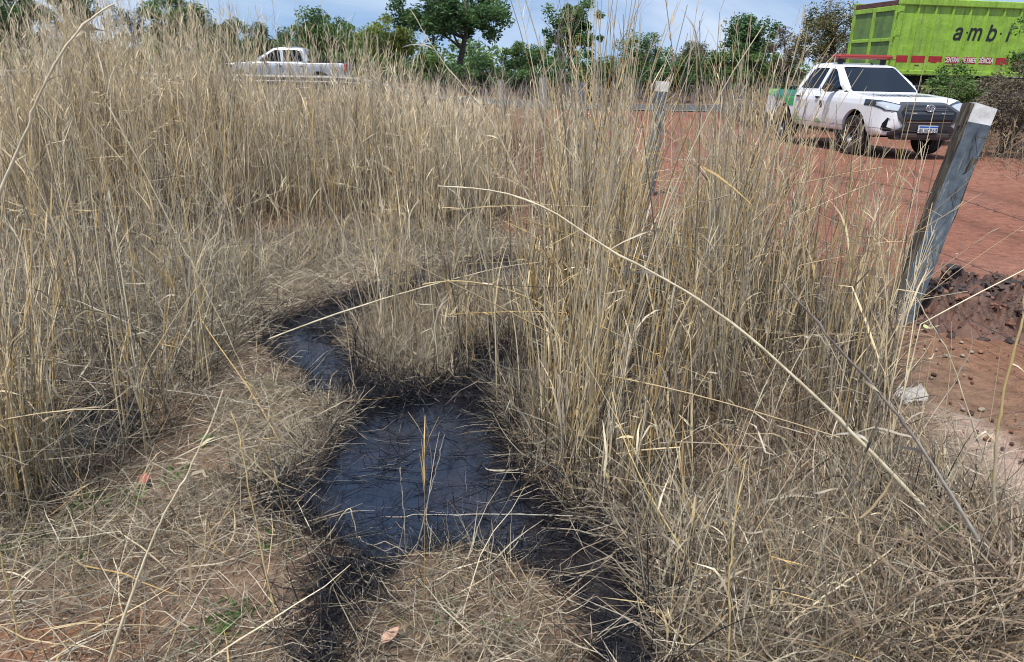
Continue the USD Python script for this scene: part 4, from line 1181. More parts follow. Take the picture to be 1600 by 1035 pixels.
def tall(heap, rng, xy, hmin, hmax, w, nseg=9, pal='stem', lean_=.10, curve=.16, kinkp=.09, leaves=2, plume=.5, sides=3, prefer=None, leafw=.0085, plumew=.0030, group=None):
    d_ = dist_to(oil_union, xy[:, 0], xy[:, 1], .5); kp = (d_ > .015) | (rng.random(len(xy)) < .06); xy = xy[kp]
    group = None if group is None else group[kp]
    n = len(xy); base = based(xy)
    L = rng.uniform(hmin, hmax, n)
    L = L * (1 - .33 * sstep(-.24, -.06, xy[:, 0] / xy[:, 1]) * sstep(4.6, 6.0, xy[:, 1]))     # the stand is lower towards the dirt road
    th = np.abs(rng.normal(0, lean_, n)) + .01
    ph = rng.uniform(0, 2 * np.pi, n)
    if group is not None:
        gph = rng.uniform(0, 2 * np.pi, group.max() + 1); gth = np.abs(rng.normal(0, lean_, group.max() + 1))
        ph = gph[group] + rng.normal(0, .9, n); th = th * .7 + gth[group] * .6
    if prefer is not None:
        k = rng.random(n) < .4; ph[k] = prefer + rng.normal(0, .7, k.sum())
    cu = rng.gamma(1.4, curve / 1.4, n)
    pts = grow(rng, base, L, th, ph, cu, nseg, kinkp, .016, 1.8)
    col = pick(rng, pal, n)
    if group is not None:
        col = col * rng.uniform(.68, 1.16, (group.max() + 1, 1))[group]
    heap.add(skin_tubes(rng, pts, w * rng.uniform(.65, 1.35, n), .35, sides), col)
    if leaves:
        m = int(n * leaves)
        i = rng.integers(0, n, m); f = rng.integers(1, max(2, int(nseg * .72)), m)
        b = pts[i, f]
        up = pts[i, np.minimum(f + 1, nseg)] - b
        az = np.arctan2(up[:, 1], up[:, 0]) + rng.normal(0, 1.3, m)
        ll = L[i] * rng.uniform(.12, .30, m)
        lp = grow(rng, b, ll, np.abs(rng.normal(.16, .16, m)), az, rng.gamma(1.2, .35, m), 5, .22, .04, 1.1)
        lp[..., 2] = np.maximum(lp[..., 2], 0.003)
        heap.add(skin_ribbons(rng, lp, leafw * rng.uniform(.5, 1.3, m), .12), col[i] * rng.uniform(.8, 1.15, (m, 1)))
    if plume:
        k = np.flatnonzero(rng.random(n) < plume)
        per = 9
        i = np.repeat(k, per); m = len(i)
        f = rng.uniform(.70, 1.0, m) * nseg
        f0 = np.minimum(f.astype(int), nseg - 1); u = (f - f0)[:, None]
        b = pts[i, f0] * (1 - u) + pts[i, f0 + 1] * u
        d = pts[i, f0 + 1] - pts[i, f0]; th2 = np.arccos(np.clip(d[:, 2] / (np.linalg.norm(d, axis=1) + 1e-9), -1, 1))
        pp = grow(rng, b, rng.uniform(.05, .17, m), th2 + rng.normal(.12, .14, m), np.arctan2(d[:, 1], d[:, 0]) + rng.normal(0, 1.6, m), rng.uniform(0, .6, m), 2, 0, .05)
        heap.add(skin_ribbons(rng, pp, plumew * rng.uniform(.6, 1.5, m), .3, .5), col[i] * rng.uniform(.9, 1.2, (m, 1)))
    return pts, col


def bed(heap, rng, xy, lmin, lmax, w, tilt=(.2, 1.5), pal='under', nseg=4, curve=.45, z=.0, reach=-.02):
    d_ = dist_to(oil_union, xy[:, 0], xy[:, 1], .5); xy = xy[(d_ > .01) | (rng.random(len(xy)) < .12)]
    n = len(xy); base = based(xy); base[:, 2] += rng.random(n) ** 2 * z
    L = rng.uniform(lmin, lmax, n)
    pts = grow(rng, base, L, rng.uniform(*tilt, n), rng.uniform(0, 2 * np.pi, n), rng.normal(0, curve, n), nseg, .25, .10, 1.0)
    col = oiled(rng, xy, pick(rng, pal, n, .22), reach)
    heap.add(skin_ribbons(rng, pts, w * rng.uniform(.5, 1.5, n), .25), col)


rng = np.random.default_rng(2024)


def clear_of_post(xy, share=.88, y0=5.2):
    "thin the grass just in front of the white-topped upright post, as it grows there"
    c0, c1 = gp(984, 400)[:2], gp(1060, 400)[:2]
    s = xy[:, 0] / xy[:, 1]
    return ~((s > c0[0] / c0[1]) & (s < c1[0] / c1[1]) & (xy[:, 1] > y0) & (np.random.default_rng(6).random(len(xy)) < share))


# --- the great stand on the left
A_FRONT = gpoly([(-260, 455), (0, 440), (200, 405), (330, 385), (420, 352), (560, 345), (700, 352), (760, 372), (800, 330), (740, 285), (-330, 285)])
A_MID = gpoly([(-350, 292), (700, 292), (760, 300), (790, 262), (735, 232), (-350, 232)])
A_FAR = gpoly([(-380, 235), (775, 235), (800, 212), (730, 190), (-420, 180)])
A_EDGE = gpoly([(770, 372), (860, 395), (1000, 330), (960, 280), (900, 236), (860, 205), (775, 215), (785, 290)])
hp = Heap()
xy, gi, _ = clumped(rng, A_FRONT, 1650, 100, .115)
tall(hp, rng, xy, .6, 1.55, .0066, 9, group=gi, leaves=2.0, plume=.5, lean_=.12)
xy = inside(rng, A_FRONT, 400); tall(hp, rng, xy, 1.4, 2.45, .0068, 9, leaves=2, plume=.7, lean_=.13, plumew=.004)
xy = inside(rng, A_FRONT, 160); tall(hp, rng, xy, .8, 1.8, .0062, 9, leaves=1, plume=.4, lean_=.6, plumew=.004)
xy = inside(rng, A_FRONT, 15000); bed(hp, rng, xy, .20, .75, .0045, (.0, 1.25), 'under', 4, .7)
xy = inside(rng, A_FRONT, 4000); bed(hp, rng, xy, .35, 1.1, .0042, (.0, .55), 'litter', 4, .5)
xy = inside(rng, A_FRONT, 9000); bed(hp, rng, xy, .15, .55, .0034, (.2, 1.6), 'litter', 5, .8, z=.75)
TR = gpoly([(230, 500), (330, 470), (420, 445), (560, 405), (720, 405), (800, 380), (760, 345), (560, 335), (330, 372), (180, 420)])
xy, gi, _ = clumped(rng, TR, 230, 34, .10); tall(hp, rng, xy, .2, .8, .0058, 9, group=gi, leaves=1.6, plume=.3, lean_=.16)
xy = inside(rng, TR, 26); tall(hp, rng, xy, 1.0, 2.0, .0060, 9, leaves=1.2, plume=.5, lean_=.10)
xy = inside(rng, TR, 4200); bed(hp, rng, xy, .08, .34, .0042, (.5, 1.5), 'under', 4, .5)
xy = inside(rng, TR, 4200); bed(hp, rng, xy, .08, .36, .0040, (.6, 1.55), 'litter', 4, .5)
hp.build('tall_dry_grass', 'dense stand of tall dry grass filling the left middle of the picture', 'grass')
hp = Heap()
xy = inside(rng, A_MID, 420)
tall(hp, rng, xy, 1.3, 2.4, .0080, 7, 'far', leaves=1.8, plume=.8, leafw=.010, plumew=.0065)
xy, gi, _ = clumped(rng, A_MID, 2200, 150, .22)
tall(hp, rng, xy, .6, 1.35, .0076, 7, 'far', group=gi, leaves=1.8, plume=.6, leafw=.008, plumew=.005)
xy = inside(rng, A_MID, 10000); bed(hp, rng, xy, .35, 1.1, .007, (.0, .7), 'under', 3, .5)
hp.build('tall_dry_grass', 'hazy belt of tall dry grass with feathery tops behind the dense stand on the left', 'grass')
hp = Heap()
xy, gi, _ = clumped(rng, A_FAR, 3600, 240, .45)
tall(hp, rng, xy, .45, 1.15, .010, 6, 'far', group=gi, leaves=1.4, plume=.6, leafw=.012, plumew=.008)
xy = inside(rng, A_FAR, 8000); bed(hp, rng, xy, .3, .85, .013, (.0, .6), 'far', 3, .5)
hp.build('tall_dry_grass', 'far dry grass growing up to the guardrail', 'grass')
# feathery clumps that stand out above the rest of it: (photo x, tip y, distance, count, spread)
hp = Heap()
for (px_, ty, Y, n, sg) in [(130, -8, 9.0, 170, .30), (165, 10, 8.2, 110, .22), (60, 30, 7.5, 60, .25), (30, 60, 7.0, 60, .25), (320, 18, 8.6, 130, .30), (265, 45, 9.5, 90, .25), (385, 70, 9.0, 30, .2), (470, 50, 10.5, 22, .3), (520, 50, 8.8, 24, .2), (560, 60, 9.5, 70, .30), (640, 52, 9.0, 70, .26), (690, 60, 8.2, 60, .25), (760, 70, 9.0, 60, .25), (90, 20, 9.5, 60, .3), (300, 10, 10, 60, .3), (600, 40, 10, 50, .3), (950, 20, 7.5, 40, .15), (930, 0, 6.2, 34, .10)]:
    c = at(px_, 110, Y); Ht = at(px_, ty - 8, Y)[2]; n = int(n * (2.1 if px_ < 340 else 1.4))
    xy = c[:2] + rng.normal(0, sg, (n, 2))
    tall(hp, rng, xy, Ht * .6, Ht * 1.04, .0072, 9, 'far', leaves=2.2, plume=.95, lean_=.09, curve=.14, plumew=.0055)
for _ in range(150):                              # lone wispy stems that cross the trees and the sky
    px_ = rng.uniform(-20, 1240); right = px_ > 800
    if 975 < px_ < 1065 or (330 < px_ < 560 and rng.random() < .25):
        continue
    Y = rng.uniform(4.4, 6.2) if right else rng.uniform(6.3, 9.5)
    c = at(px_, 110, Y); Ht = at(px_, rng.uniform(-50, 70), Y)[2]
    tall(hp, rng, c[None, :2], Ht * .98, Ht * 1.02, .0050, 10, 'far', leaves=2.5, plume=1.0, lean_=.05, curve=.15, kinkp=.05, plumew=.0036)
hp.build('tall_dry_grass', 'feathery plumes of the tallest grass standing up against the trees on the left', 'grass')
# --- edge toward the red road, thin enough to see the road through
hp = Heap()
xy, gi, _ = clumped(rng, A_EDGE, 360, 50, .16)
k = clear_of_post(xy); xy, gi = xy[k], gi[k]
tall(hp, rng, xy, .5, 1.75, .0070, 9, group=gi, leaves=1.4, plume=.6, leafw=.009, plumew=.0042)
xy = inside(rng, A_EDGE, 3800); bed(hp, rng, xy, .12, .5, .0055, (.1, 1.3), 'under', 4, .7)
hp.build('tall_dry_grass', 'thin tall grass along the fence line left of the white-topped upright post', 'grass')
# --- the big clump right of the puddle
B_POLY = gpoly([(815, 800), (790, 690), (790, 580), (838, 470), (850, 430), (960, 385), (1090, 372), (1210, 420), (1300, 470), (1370, 505), (1395, 560), (1385, 660), (1360, 740), (1250, 800), (1050, 815), (900, 790)])
B_CORE = gpoly([(870, 740), (860, 600), (900, 470), (1010, 420), (1130, 440), (1180, 560), (1120, 680), (980, 740)])
hp = Heap()
xy, gi, _ = clumped(rng, B_POLY, 600, 50, .075)
k = clear_of_post(xy, .85, 2.0) & (rng.random(len(xy)) > .5 * sstep(.75, 1.9, xy[:, 0])); xy, gi = xy[k], gi[k]
tall(hp, rng, xy, .6, 1.75, .0084, 11, group=gi, leaves=1.7, plume=.35, lean_=.14, kinkp=.14, leafw=.010)
xy, gi, _ = clumped(rng, B_CORE, 420, 30, .075)
k = clear_of_post(xy, .9, 2.0); xy, gi = xy[k], gi[k]
tall(hp, rng, xy, 1.1, 2.0, .0090, 11, group=gi, leaves=1.6, plume=.4, lean_=.09, kinkp=.08)
xy = inside(rng, B_POLY, 60); tall(hp, rng, xy, .7, 1.7, .0066, 11, leaves=1, plume=.3, lean_=.55)
BK = gpoly([(880, 420), (1090, 372), (1210, 410), (1330, 440), (1420, 480), (1400, 500), (1300, 470), (1100, 420)])
xy = inside(rng, BK, 115); xy = xy[clear_of_post(xy, .95, 2.0)]; tall(hp, rng, xy, 1.2, 2.05, .0082, 11, leaves=1.5, plume=.5, lean_=.10, kinkp=.05)
for (px_, py_, n, h) in [(905, 560, 44, 2.02), (940, 520, 40, 1.8), (960, 600, 34, 1.6), (1105, 500, 30, 1.75), (1150, 520, 28, 1.6), (1230, 520, 24, 1.45), (1310, 560, 26, 1.3), (1370, 610, 26, .95), (880, 470, 30, 1.9)]:
    xy = gp(px_, py_)[:2] + rng.normal(0, .06, (n, 2))
    tall(hp, rng, xy, h * .65, h * 1.13, .0088, 11, leaves=1.5, plume=.5, lean_=.08, curve=.10, kinkp=.05)
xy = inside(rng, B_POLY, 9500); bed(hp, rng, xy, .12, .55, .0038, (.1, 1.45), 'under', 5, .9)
xy = inside(rng, B_POLY, 1500); bed(hp, rng, xy, .25, .8, .0040, (.0, .8), 'litter', 5, .8)
BL = gpoly([(805, 810), (785, 680), (800, 610), (900, 640), (1010, 780), (1040, 830), (930, 825)])
xy = inside(rng, BL, 2600); bed(hp, rng, xy, .08, .36, .0032, (.3, 1.6), 'litter', 5, .8, z=.05)
xy = inside(rng, BL, 1500); bed(hp, rng, xy, .08, .34, .0034, (.3, 1.6), 'brown', 5, .8, z=.05)
for (px_, py_, n, h) in [(905, 745, 26, .95), (965, 790, 22, .8), (860, 690, 18, 1.0), (930, 680, 30, 1.3), (1010, 740, 26, 1.1)]:
    xy = gp(px_, py_)[:2] + rng.normal(0, .05, (n, 2))
    tall(hp, rng, xy, h * .5, h * 1.1, .0078, 11, leaves=1.5, plume=.3, lean_=.10, curve=.12, kinkp=.08)
hp.build('tall_dry_grass', 'big thick clump of tall straw-coloured grass right of the largest oil puddle', 'grass')
# --- front left
C_POLY = gpoly([(-60, 900), (40, 835), (150, 800), (230, 720), (330, 620), (400, 480), (330, 430), (60, 445), (-240, 470), (-300, 700)])
hp = Heap()
xy, gi, _ = clumped(rng, C_POLY, 190, 50, .09)
tall(hp, rng, xy, .5, 1.7, .0064, 11, group=gi, leaves=1.8, plume=.3, lean_=.17, kinkp=.16)
for (px_, py_, n, h) in [(20, 800, 60, 1.2), (60, 760, 45, 1.3), (-30, 720, 50, 1.6), (225, 690, 16, 1.25), (330, 600, 12, 1.15), (130, 590, 14, 1.5), (20, 560, 26, 1.8), (250, 500, 14, 1.4), (390, 470, 12, 1.3)]:
    xy = gp(px_, py_)[:2] + rng.normal(0, .055, (n, 2))
    tall(hp, rng, xy, h * .55, h, .0070, 11, leaves=1.6, plume=.4, lean_=.13, curve=.14, kinkp=.08)
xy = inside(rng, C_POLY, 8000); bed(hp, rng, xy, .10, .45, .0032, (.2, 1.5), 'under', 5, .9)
xy = inside(rng, C_POLY, 9000); bed(hp, rng, xy, .12, .5, .0026, (.2, 1.6), 'litter', 6, .9, z=.5)
hp.build('tall_dry_grass', 'loose tufts of tall dry grass at the near left edge', 'grass')
# --- short tussock between the puddles
E_POLY = gpoly([(545, 540), (560, 500), (640, 462), (760, 455), (845, 440), (800, 560), (745, 600), (650, 612), (560, 590)])
E2 = gpoly([(440, 700), (430, 630), (500, 612), (590, 615), (540, 660), (500, 720)])
hp = Heap()
xy, gi, _ = clumped(rng, E_POLY, 100, 16, .08)
tall(hp, rng, xy, .4, 1.5, .0058, 9, group=gi, leaves=2, plume=.3, lean_=.14)
xy = inside(rng, E_POLY, 5600); bed(hp, rng, xy, .08, .36, .0033, (.1, 1.4), 'litter', 5, .9)
xy = inside(rng, E_POLY, 2200); bed(hp, rng, xy, .1, .36, .0030, (.1, 1.2), 'brown', 5, .9)
hp.build('grass_tussock', 'short shaggy tussock of straw between the puddles in the middle', 'grass')
# --- bottom right: curved dead leaves
D_POLY = gpoly([(1290, 1060), (1330, 960), (1460, 880), (1620, 850), (1720, 1060)])
hp = Heap()
c = gp(1590, 965)[:2]
xy = np.vstack([c + rng.normal(0, .12, (700, 2)), inside(rng, D_POLY, 500)])
n = len(xy); base = based(xy)
pts = grow(rng, base, rng.uniform(.25, .75, n), rng.uniform(.3, 1.2, n), rng.uniform(0, 2 * np.pi, n), rng.uniform(.4, 1.7, n), 8, .1, .05, 1.0)
hp.add(skin_ribbons(rng, pts, .0068 * rng.uniform(.5, 1.3, n), .15), pick(rng, 'brown', n))
hp.build('grass_tussock', 'brown tussock of long arching dead leaves in the bottom right corner', 'grass')
# --- matted straw over the whole foreground
G_POLY = gpoly([(-60, 1090), (-120, 800), (-200, 560), (60, 470), (380, 430), (560, 380), (760, 370), (860, 400), (800, 560), (830, 760), (1000, 810), (1250, 790), (1390, 700), (1430, 640), (1500, 700), (1700, 860), (1700, 1090)])
NEAR = gpoly([(-60, 1090), (-100, 860), (200, 790), (420, 720), (560, 600), (800, 600), (850, 800), (1060, 820), (1250, 790), (1400, 720), (1500, 760), (1700, 880), (1700, 1090)])


BARE = unary_union([gpoly(q) for q in ([(-40, 895), (110, 890), (150, 1060), (-40, 1060)], [(235, 895), (410, 885), (490, 950), (480, 1050), (250, 1010)], [(830, 930), (920, 930), (940, 1010), (850, 1000)])])


def litter(poly, n, l0, l1, w, **kw):
    xy = inside(rng, poly, n)
    d = dist_to(oil_union, xy[:, 0], xy[:, 1], .5)
    bare = meshkit.fbm(np.stack([xy[:, 0] * 2.3, xy[:, 1] * 2.3, xy[:, 0] * 0 + 3], -1), 3, 8)
    pk = np.clip((bare - .30) * 7, .75, 1)
    pk = np.where(shapely.contains_xy(BARE, xy[:, 0], xy[:, 1]), np.clip((bare - .36) * 4, .05, .5), pk)
    keep = (rng.random(n) < pk) & ((d > .0) | (rng.random(n) < .10))
    bed(hp, rng, xy[keep], l0, l1, w, **kw)


hp = Heap()
xy = inside(rng, gpoly([(150, 480), (330, 400), (560, 352), (770, 365), (870, 400), (820, 470), (560, 480), (420, 520), (300, 600)]), 9000); bed(hp, rng, xy, .08, .34, .0040, (.8, 1.6), 'litter', 4, .5, z=.06)
litter(G_POLY, 26000, .06, .32, .0030, tilt=(1.05, 1.62), pal='litter', nseg=4, curve=.5, z=.05)
litter(gpoly([(380, 760), (330, 640), (420, 590), (560, 620), (540, 690), (460, 760)]), 4200, .05, .20, .0028, tilt=(.9, 1.6), pal='litter', nseg=4, curve=.6, z=.035)
litter(NEAR, 19000, .04, .20, .0021, tilt=(.9, 1.62), pal='litter', nseg=4, curve=.6, z=.035)
litter(NEAR, 7000, .05, .18, .0024, tilt=(.3, 1.4), pal='under', nseg=4, curve=.8)
litter(NEAR, 560, .2, .6, .0036, tilt=(1.2, 1.58), pal='stem', nseg=6, curve=.25, z=.06)
R_POLY = gpoly([(1010, 1060), (960, 850), (1060, 815), (1280, 790), (1400, 720), (1500, 800), (1600, 870), (1600, 1060)])
xy = inside(rng, R_POLY, 4200); bed(hp, rng, xy, .1, .5, .0036, (.4, 1.5), 'litter', 5, .8, z=.03)
xy = inside(rng, R_POLY, 1600); bed(hp, rng, xy, .1, .5, .0040, (.4, 1.5), 'brown', 5, .8, z=.03)
xy = inside(rng, R_POLY, 70); tall(hp, rng, xy, .3, .9, .0045, 9, leaves=1.5, plume=.1, lean_=.35, kinkp=.3)
S_POLY = gpoly([(400, 1060), (380, 880), (560, 830), (700, 860), (800, 640), (560, 640), (860, 880), (1000, 1060)])
xy = inside(rng, NEAR, 46); tall(hp, rng, xy, .25, .75, .0034, 9, leaves=.6, plume=.1, lean_=.25, kinkp=.35)
hp.build('matted_straw', 'flattened grey straw litter covering the earth in the foreground', 'straw')
# --- straw soaked black with oil around and in the puddles
hp = Heap()
ring = oiled_union.buffer(.06)
xy = inside(rng, ring, 13000)
d = dist_to(oil_union, xy[:, 0], xy[:, 1], .5)
edge = sstep(-.10, .0, d + .10 * P2(xy[:, 0], xy[:, 1], 6, 4))
lump = sstep(.02, .25, P2(xy[:, 0], xy[:, 1], 4.5, 44))
xy = xy[rng.random(len(xy)) < np.clip(edge * .75 + lump * .22 + .03, 0, 1)]
n = len(xy); base = based(xy); base[:, 2] = np.maximum(base[:, 2], -.014) + rng.random(n) ** 3 * .03
pts = grow(rng, base, rng.uniform(.05, .28, n), rng.uniform(.7, 1.6, n), rng.uniform(0, 2 * np.pi, n), rng.normal(0, .7, n), 4, .3, .12, 1.0)
hp.add(skin_tubes(rng, pts, .0030 * rng.uniform(.5, 1.5, n), .4), np.array([.009, .009, .012]) * rng.uniform(.5, 2.4, (n, 1)))
xy = inside(rng, oil_polys['main'], 130); n = len(xy); base = based(xy); base[:, 2] = -.012
pts = grow(rng, base, rng.uniform(.1, .4, n), rng.uniform(1.45, 1.57, n), rng.uniform(0, 2 * np.pi, n), rng.normal(0, .2, n), 5, .3, .06, 1.0)
hp.add(skin_tubes(rng, pts, .0040 * rng.uniform(.5, 1.4, n), .4), np.array([.012, .012, .014]) * rng.uniform(.5, 3, (n, 1)))
hp.build('oily_straw', 'straw blackened with oil lying in and around the puddles', 'straw', oily_mat)
# --- verges
hp = Heap()
n = 9000
x = rng.uniform(-60, 60, n); y = road_c(x) + ROAD_W / 2 + .6 + rng.random(n) ** 1.5 * 11
xy = np.stack([x, y], 1); base = np.concatenate([xy, np.full((n, 1), 0.) + road_z(x)[:, None] * .7], 1)
pts = grow(rng, base, rng.uniform(.6, 1.75, n), np.abs(rng.normal(0, .22, n)), rng.uniform(0, 6.28, n), rng.gamma(1.5, .25, n), 4, .1, .05)
hp.add(skin_ribbons(rng, pts, .035 * rng.uniform(.5, 1.3, n), .2), pick(rng, 'purple', n))
n = 2600
x = rng.uniform(-40, 1, n); y = road_c(x) - ROAD_W / 2 - .9 - rng.random(n) * 2.5
xy = np.stack([x, y], 1); base = based(xy)
pts = grow(rng, base, rng.uniform(.3, 1.0, n), np.abs(rng.normal(0, .22, n)), rng.uniform(0, 6.28, n), rng.gamma(1.5, .25, n), 4, .1, .05)
hp.add(skin_ribbons(rng, pts, .022 * rng.uniform(.5, 1.3, n), .2), pick(rng, 'far', n))
hp.build('verge_grass', 'purplish dry grass on the verge beyond the asphalt road', 'grass')
hp = Heap()
W_POLY = Polygon([tuple(gp(*p)[:2]) for p in [(1512, 262), (1600, 292), (1720, 320), (1720, 190), (1600, 172), (1530, 172), (1490, 178)]])
xy, gi, _ = clumped(rng, W_POLY, 900, 70, .3)
tall(hp, rng, xy, .5, 1.75, .0055, 7, 'brown', group=gi, leaves=2, plume=.4, lean_=.3, curve=.6, leafw=.008, plumew=.005)
xy = inside(rng, W_POLY, 260); tall(hp, rng, xy, .9, 1.9, .0055, 7, 'far', leaves=1.5, plume=.5, lean_=.2, plumew=.005)
xy = inside(rng, W_POLY, 6500); bed(hp, rng, xy, .2, .9, .007, (.1, 1.4), 'under', 4, .9)
xy = inside(rng, W_POLY.buffer(.5), 3500); bed(hp, rng, xy, .15, .5, .006, (.8, 1.55), 'brown', 4, .7)
hp.build('roadside_brush', 'tangled dry brush at the right edge beyond the leaning post', 'brush')
# tall grass behind the bed of the white pickup
hp = Heap()
V_POLY = Polygon([(1.5, 24), (13.5, 22.5), (14.5, 29), (10, 30), (4, 29.5), (1.5, 29)])
V2 = Polygon([(6.6, 21.5), (13, 20.5), (14, 27), (8, 28.5), (7, 27)])
xy, gi, _ = clumped(rng, V2, 700, 50, .4)
tall(hp, rng, xy, .8, 2.1, .010, 6, 'far', group=gi, leaves=1.5, plume=.6, leafw=.013, plumew=.009, lean_=.25)
xy = inside(rng, V2, 3500); bed(hp, rng, xy, .3, 1.1, .011, (.1, .9), 'under', 3, .6)
hp.build('tall_dry_grass', 'dry grass growing behind the bed of the white pickup', 'grass')
# --- broad curled dead leaves among the stems
hp = Heap()
for pl, n in ((B_POLY, 700), (C_POLY, 600), (A_FRONT, 800), (E_POLY, 120), (R_POLY, 160)):
    xy = inside(rng, pl, n); base = based(xy); base[:, 2] += rng.random(n) ** 1.6 * .6
    pts = grow(rng, base, rng.uniform(.08, .30, n), rng.uniform(.2, 2.0, n), rng.uniform(0, 6.28, n), rng.normal(0, 1.5, n), 8, .45, .16, 1.0)
    hp.add(skin_ribbons(rng, pts, .0068 * rng.uniform(.5, 1.4, n), .12, .3, 2.0), pick(rng, 'litter', n) * .85)
hp.build('curled_dead_leaves', 'broad curled dead grass leaves caught among the stems', 'leaves')
# --- small green weeds
hp = Heap()
for (px_, py_, n, s) in [(10, 850, 40, .03), (60, 838, 40, .04), (130, 792, 60, .04), (205, 775, 50, .05), (270, 745, 30, .03), (360, 965, 40, .04), (340, 985, 40, .04), (320, 690, 24, .03), (700, 960, 16, .05), (780, 985, 16, .05), (1045, 805, 30, .04), (1115, 880, 14, .02), (430, 850, 20, .05), (100, 870, 20, .05), (690, 930, 14, .05), (1400, 960, 14, .02)]:
    xy = gp(px_, py_)[:2] + rng.normal(0, s, (n, 2)); base = based(xy)
    pts = grow(rng, base, rng.uniform(.02, .06, n), rng.uniform(.2, 1.2, n), rng.uniform(0, 6.28, n), rng.uniform(.2, 1.2, n), 4, 0, .05, 1.0)
    hp.add(skin_ribbons(rng, pts, .010 * rng.uniform(.5, 1.3, n), .1, .5), pick(rng, 'weed', n))
hp.build('green_weeds', 'tiny green weeds sprouting through the straw', 'weeds', leaf_mat)

# ------------------------------------------------------------------ single stalks that stand out: (name, label, colour, thickness, [(photo x, y, distance)], ends)
cane = lambda nm, c1, c2, sp=.3: mat(nm, {'tc': ('texture_coordinate', {}), 'n': ('noise_texture', {'scale': 26, 'detail': 5, 'roughness': .65}), 'mp': ('mapping', {'scale': (1, 1, .35)}),
    'r': ('rgb_ramp', {'ramp': [(.34, c1), (.62, c2)]}), 'p': ('principled_bsdf', {'roughness': .5, 'specular_ior_level': sp})},
    [('tc.object', 'mp.vector'), ('mp.vector', 'n.vector'), ('n.fac', 'r.fac'), ('r.color', 'p.base_color')])
pale_c = cane('pale_cane', (.40, .33, .21), (.60, .52, .36))
yell_c = cane('yellow_cane', (.42, .30, .12), (.54, .42, .20))
dark_c = cane('dark_cane', (.12, .10, .085), (.24, .20, .17))
grey_c = cane('grey_cane', (.26, .23, .19), (.42, .38, .32))
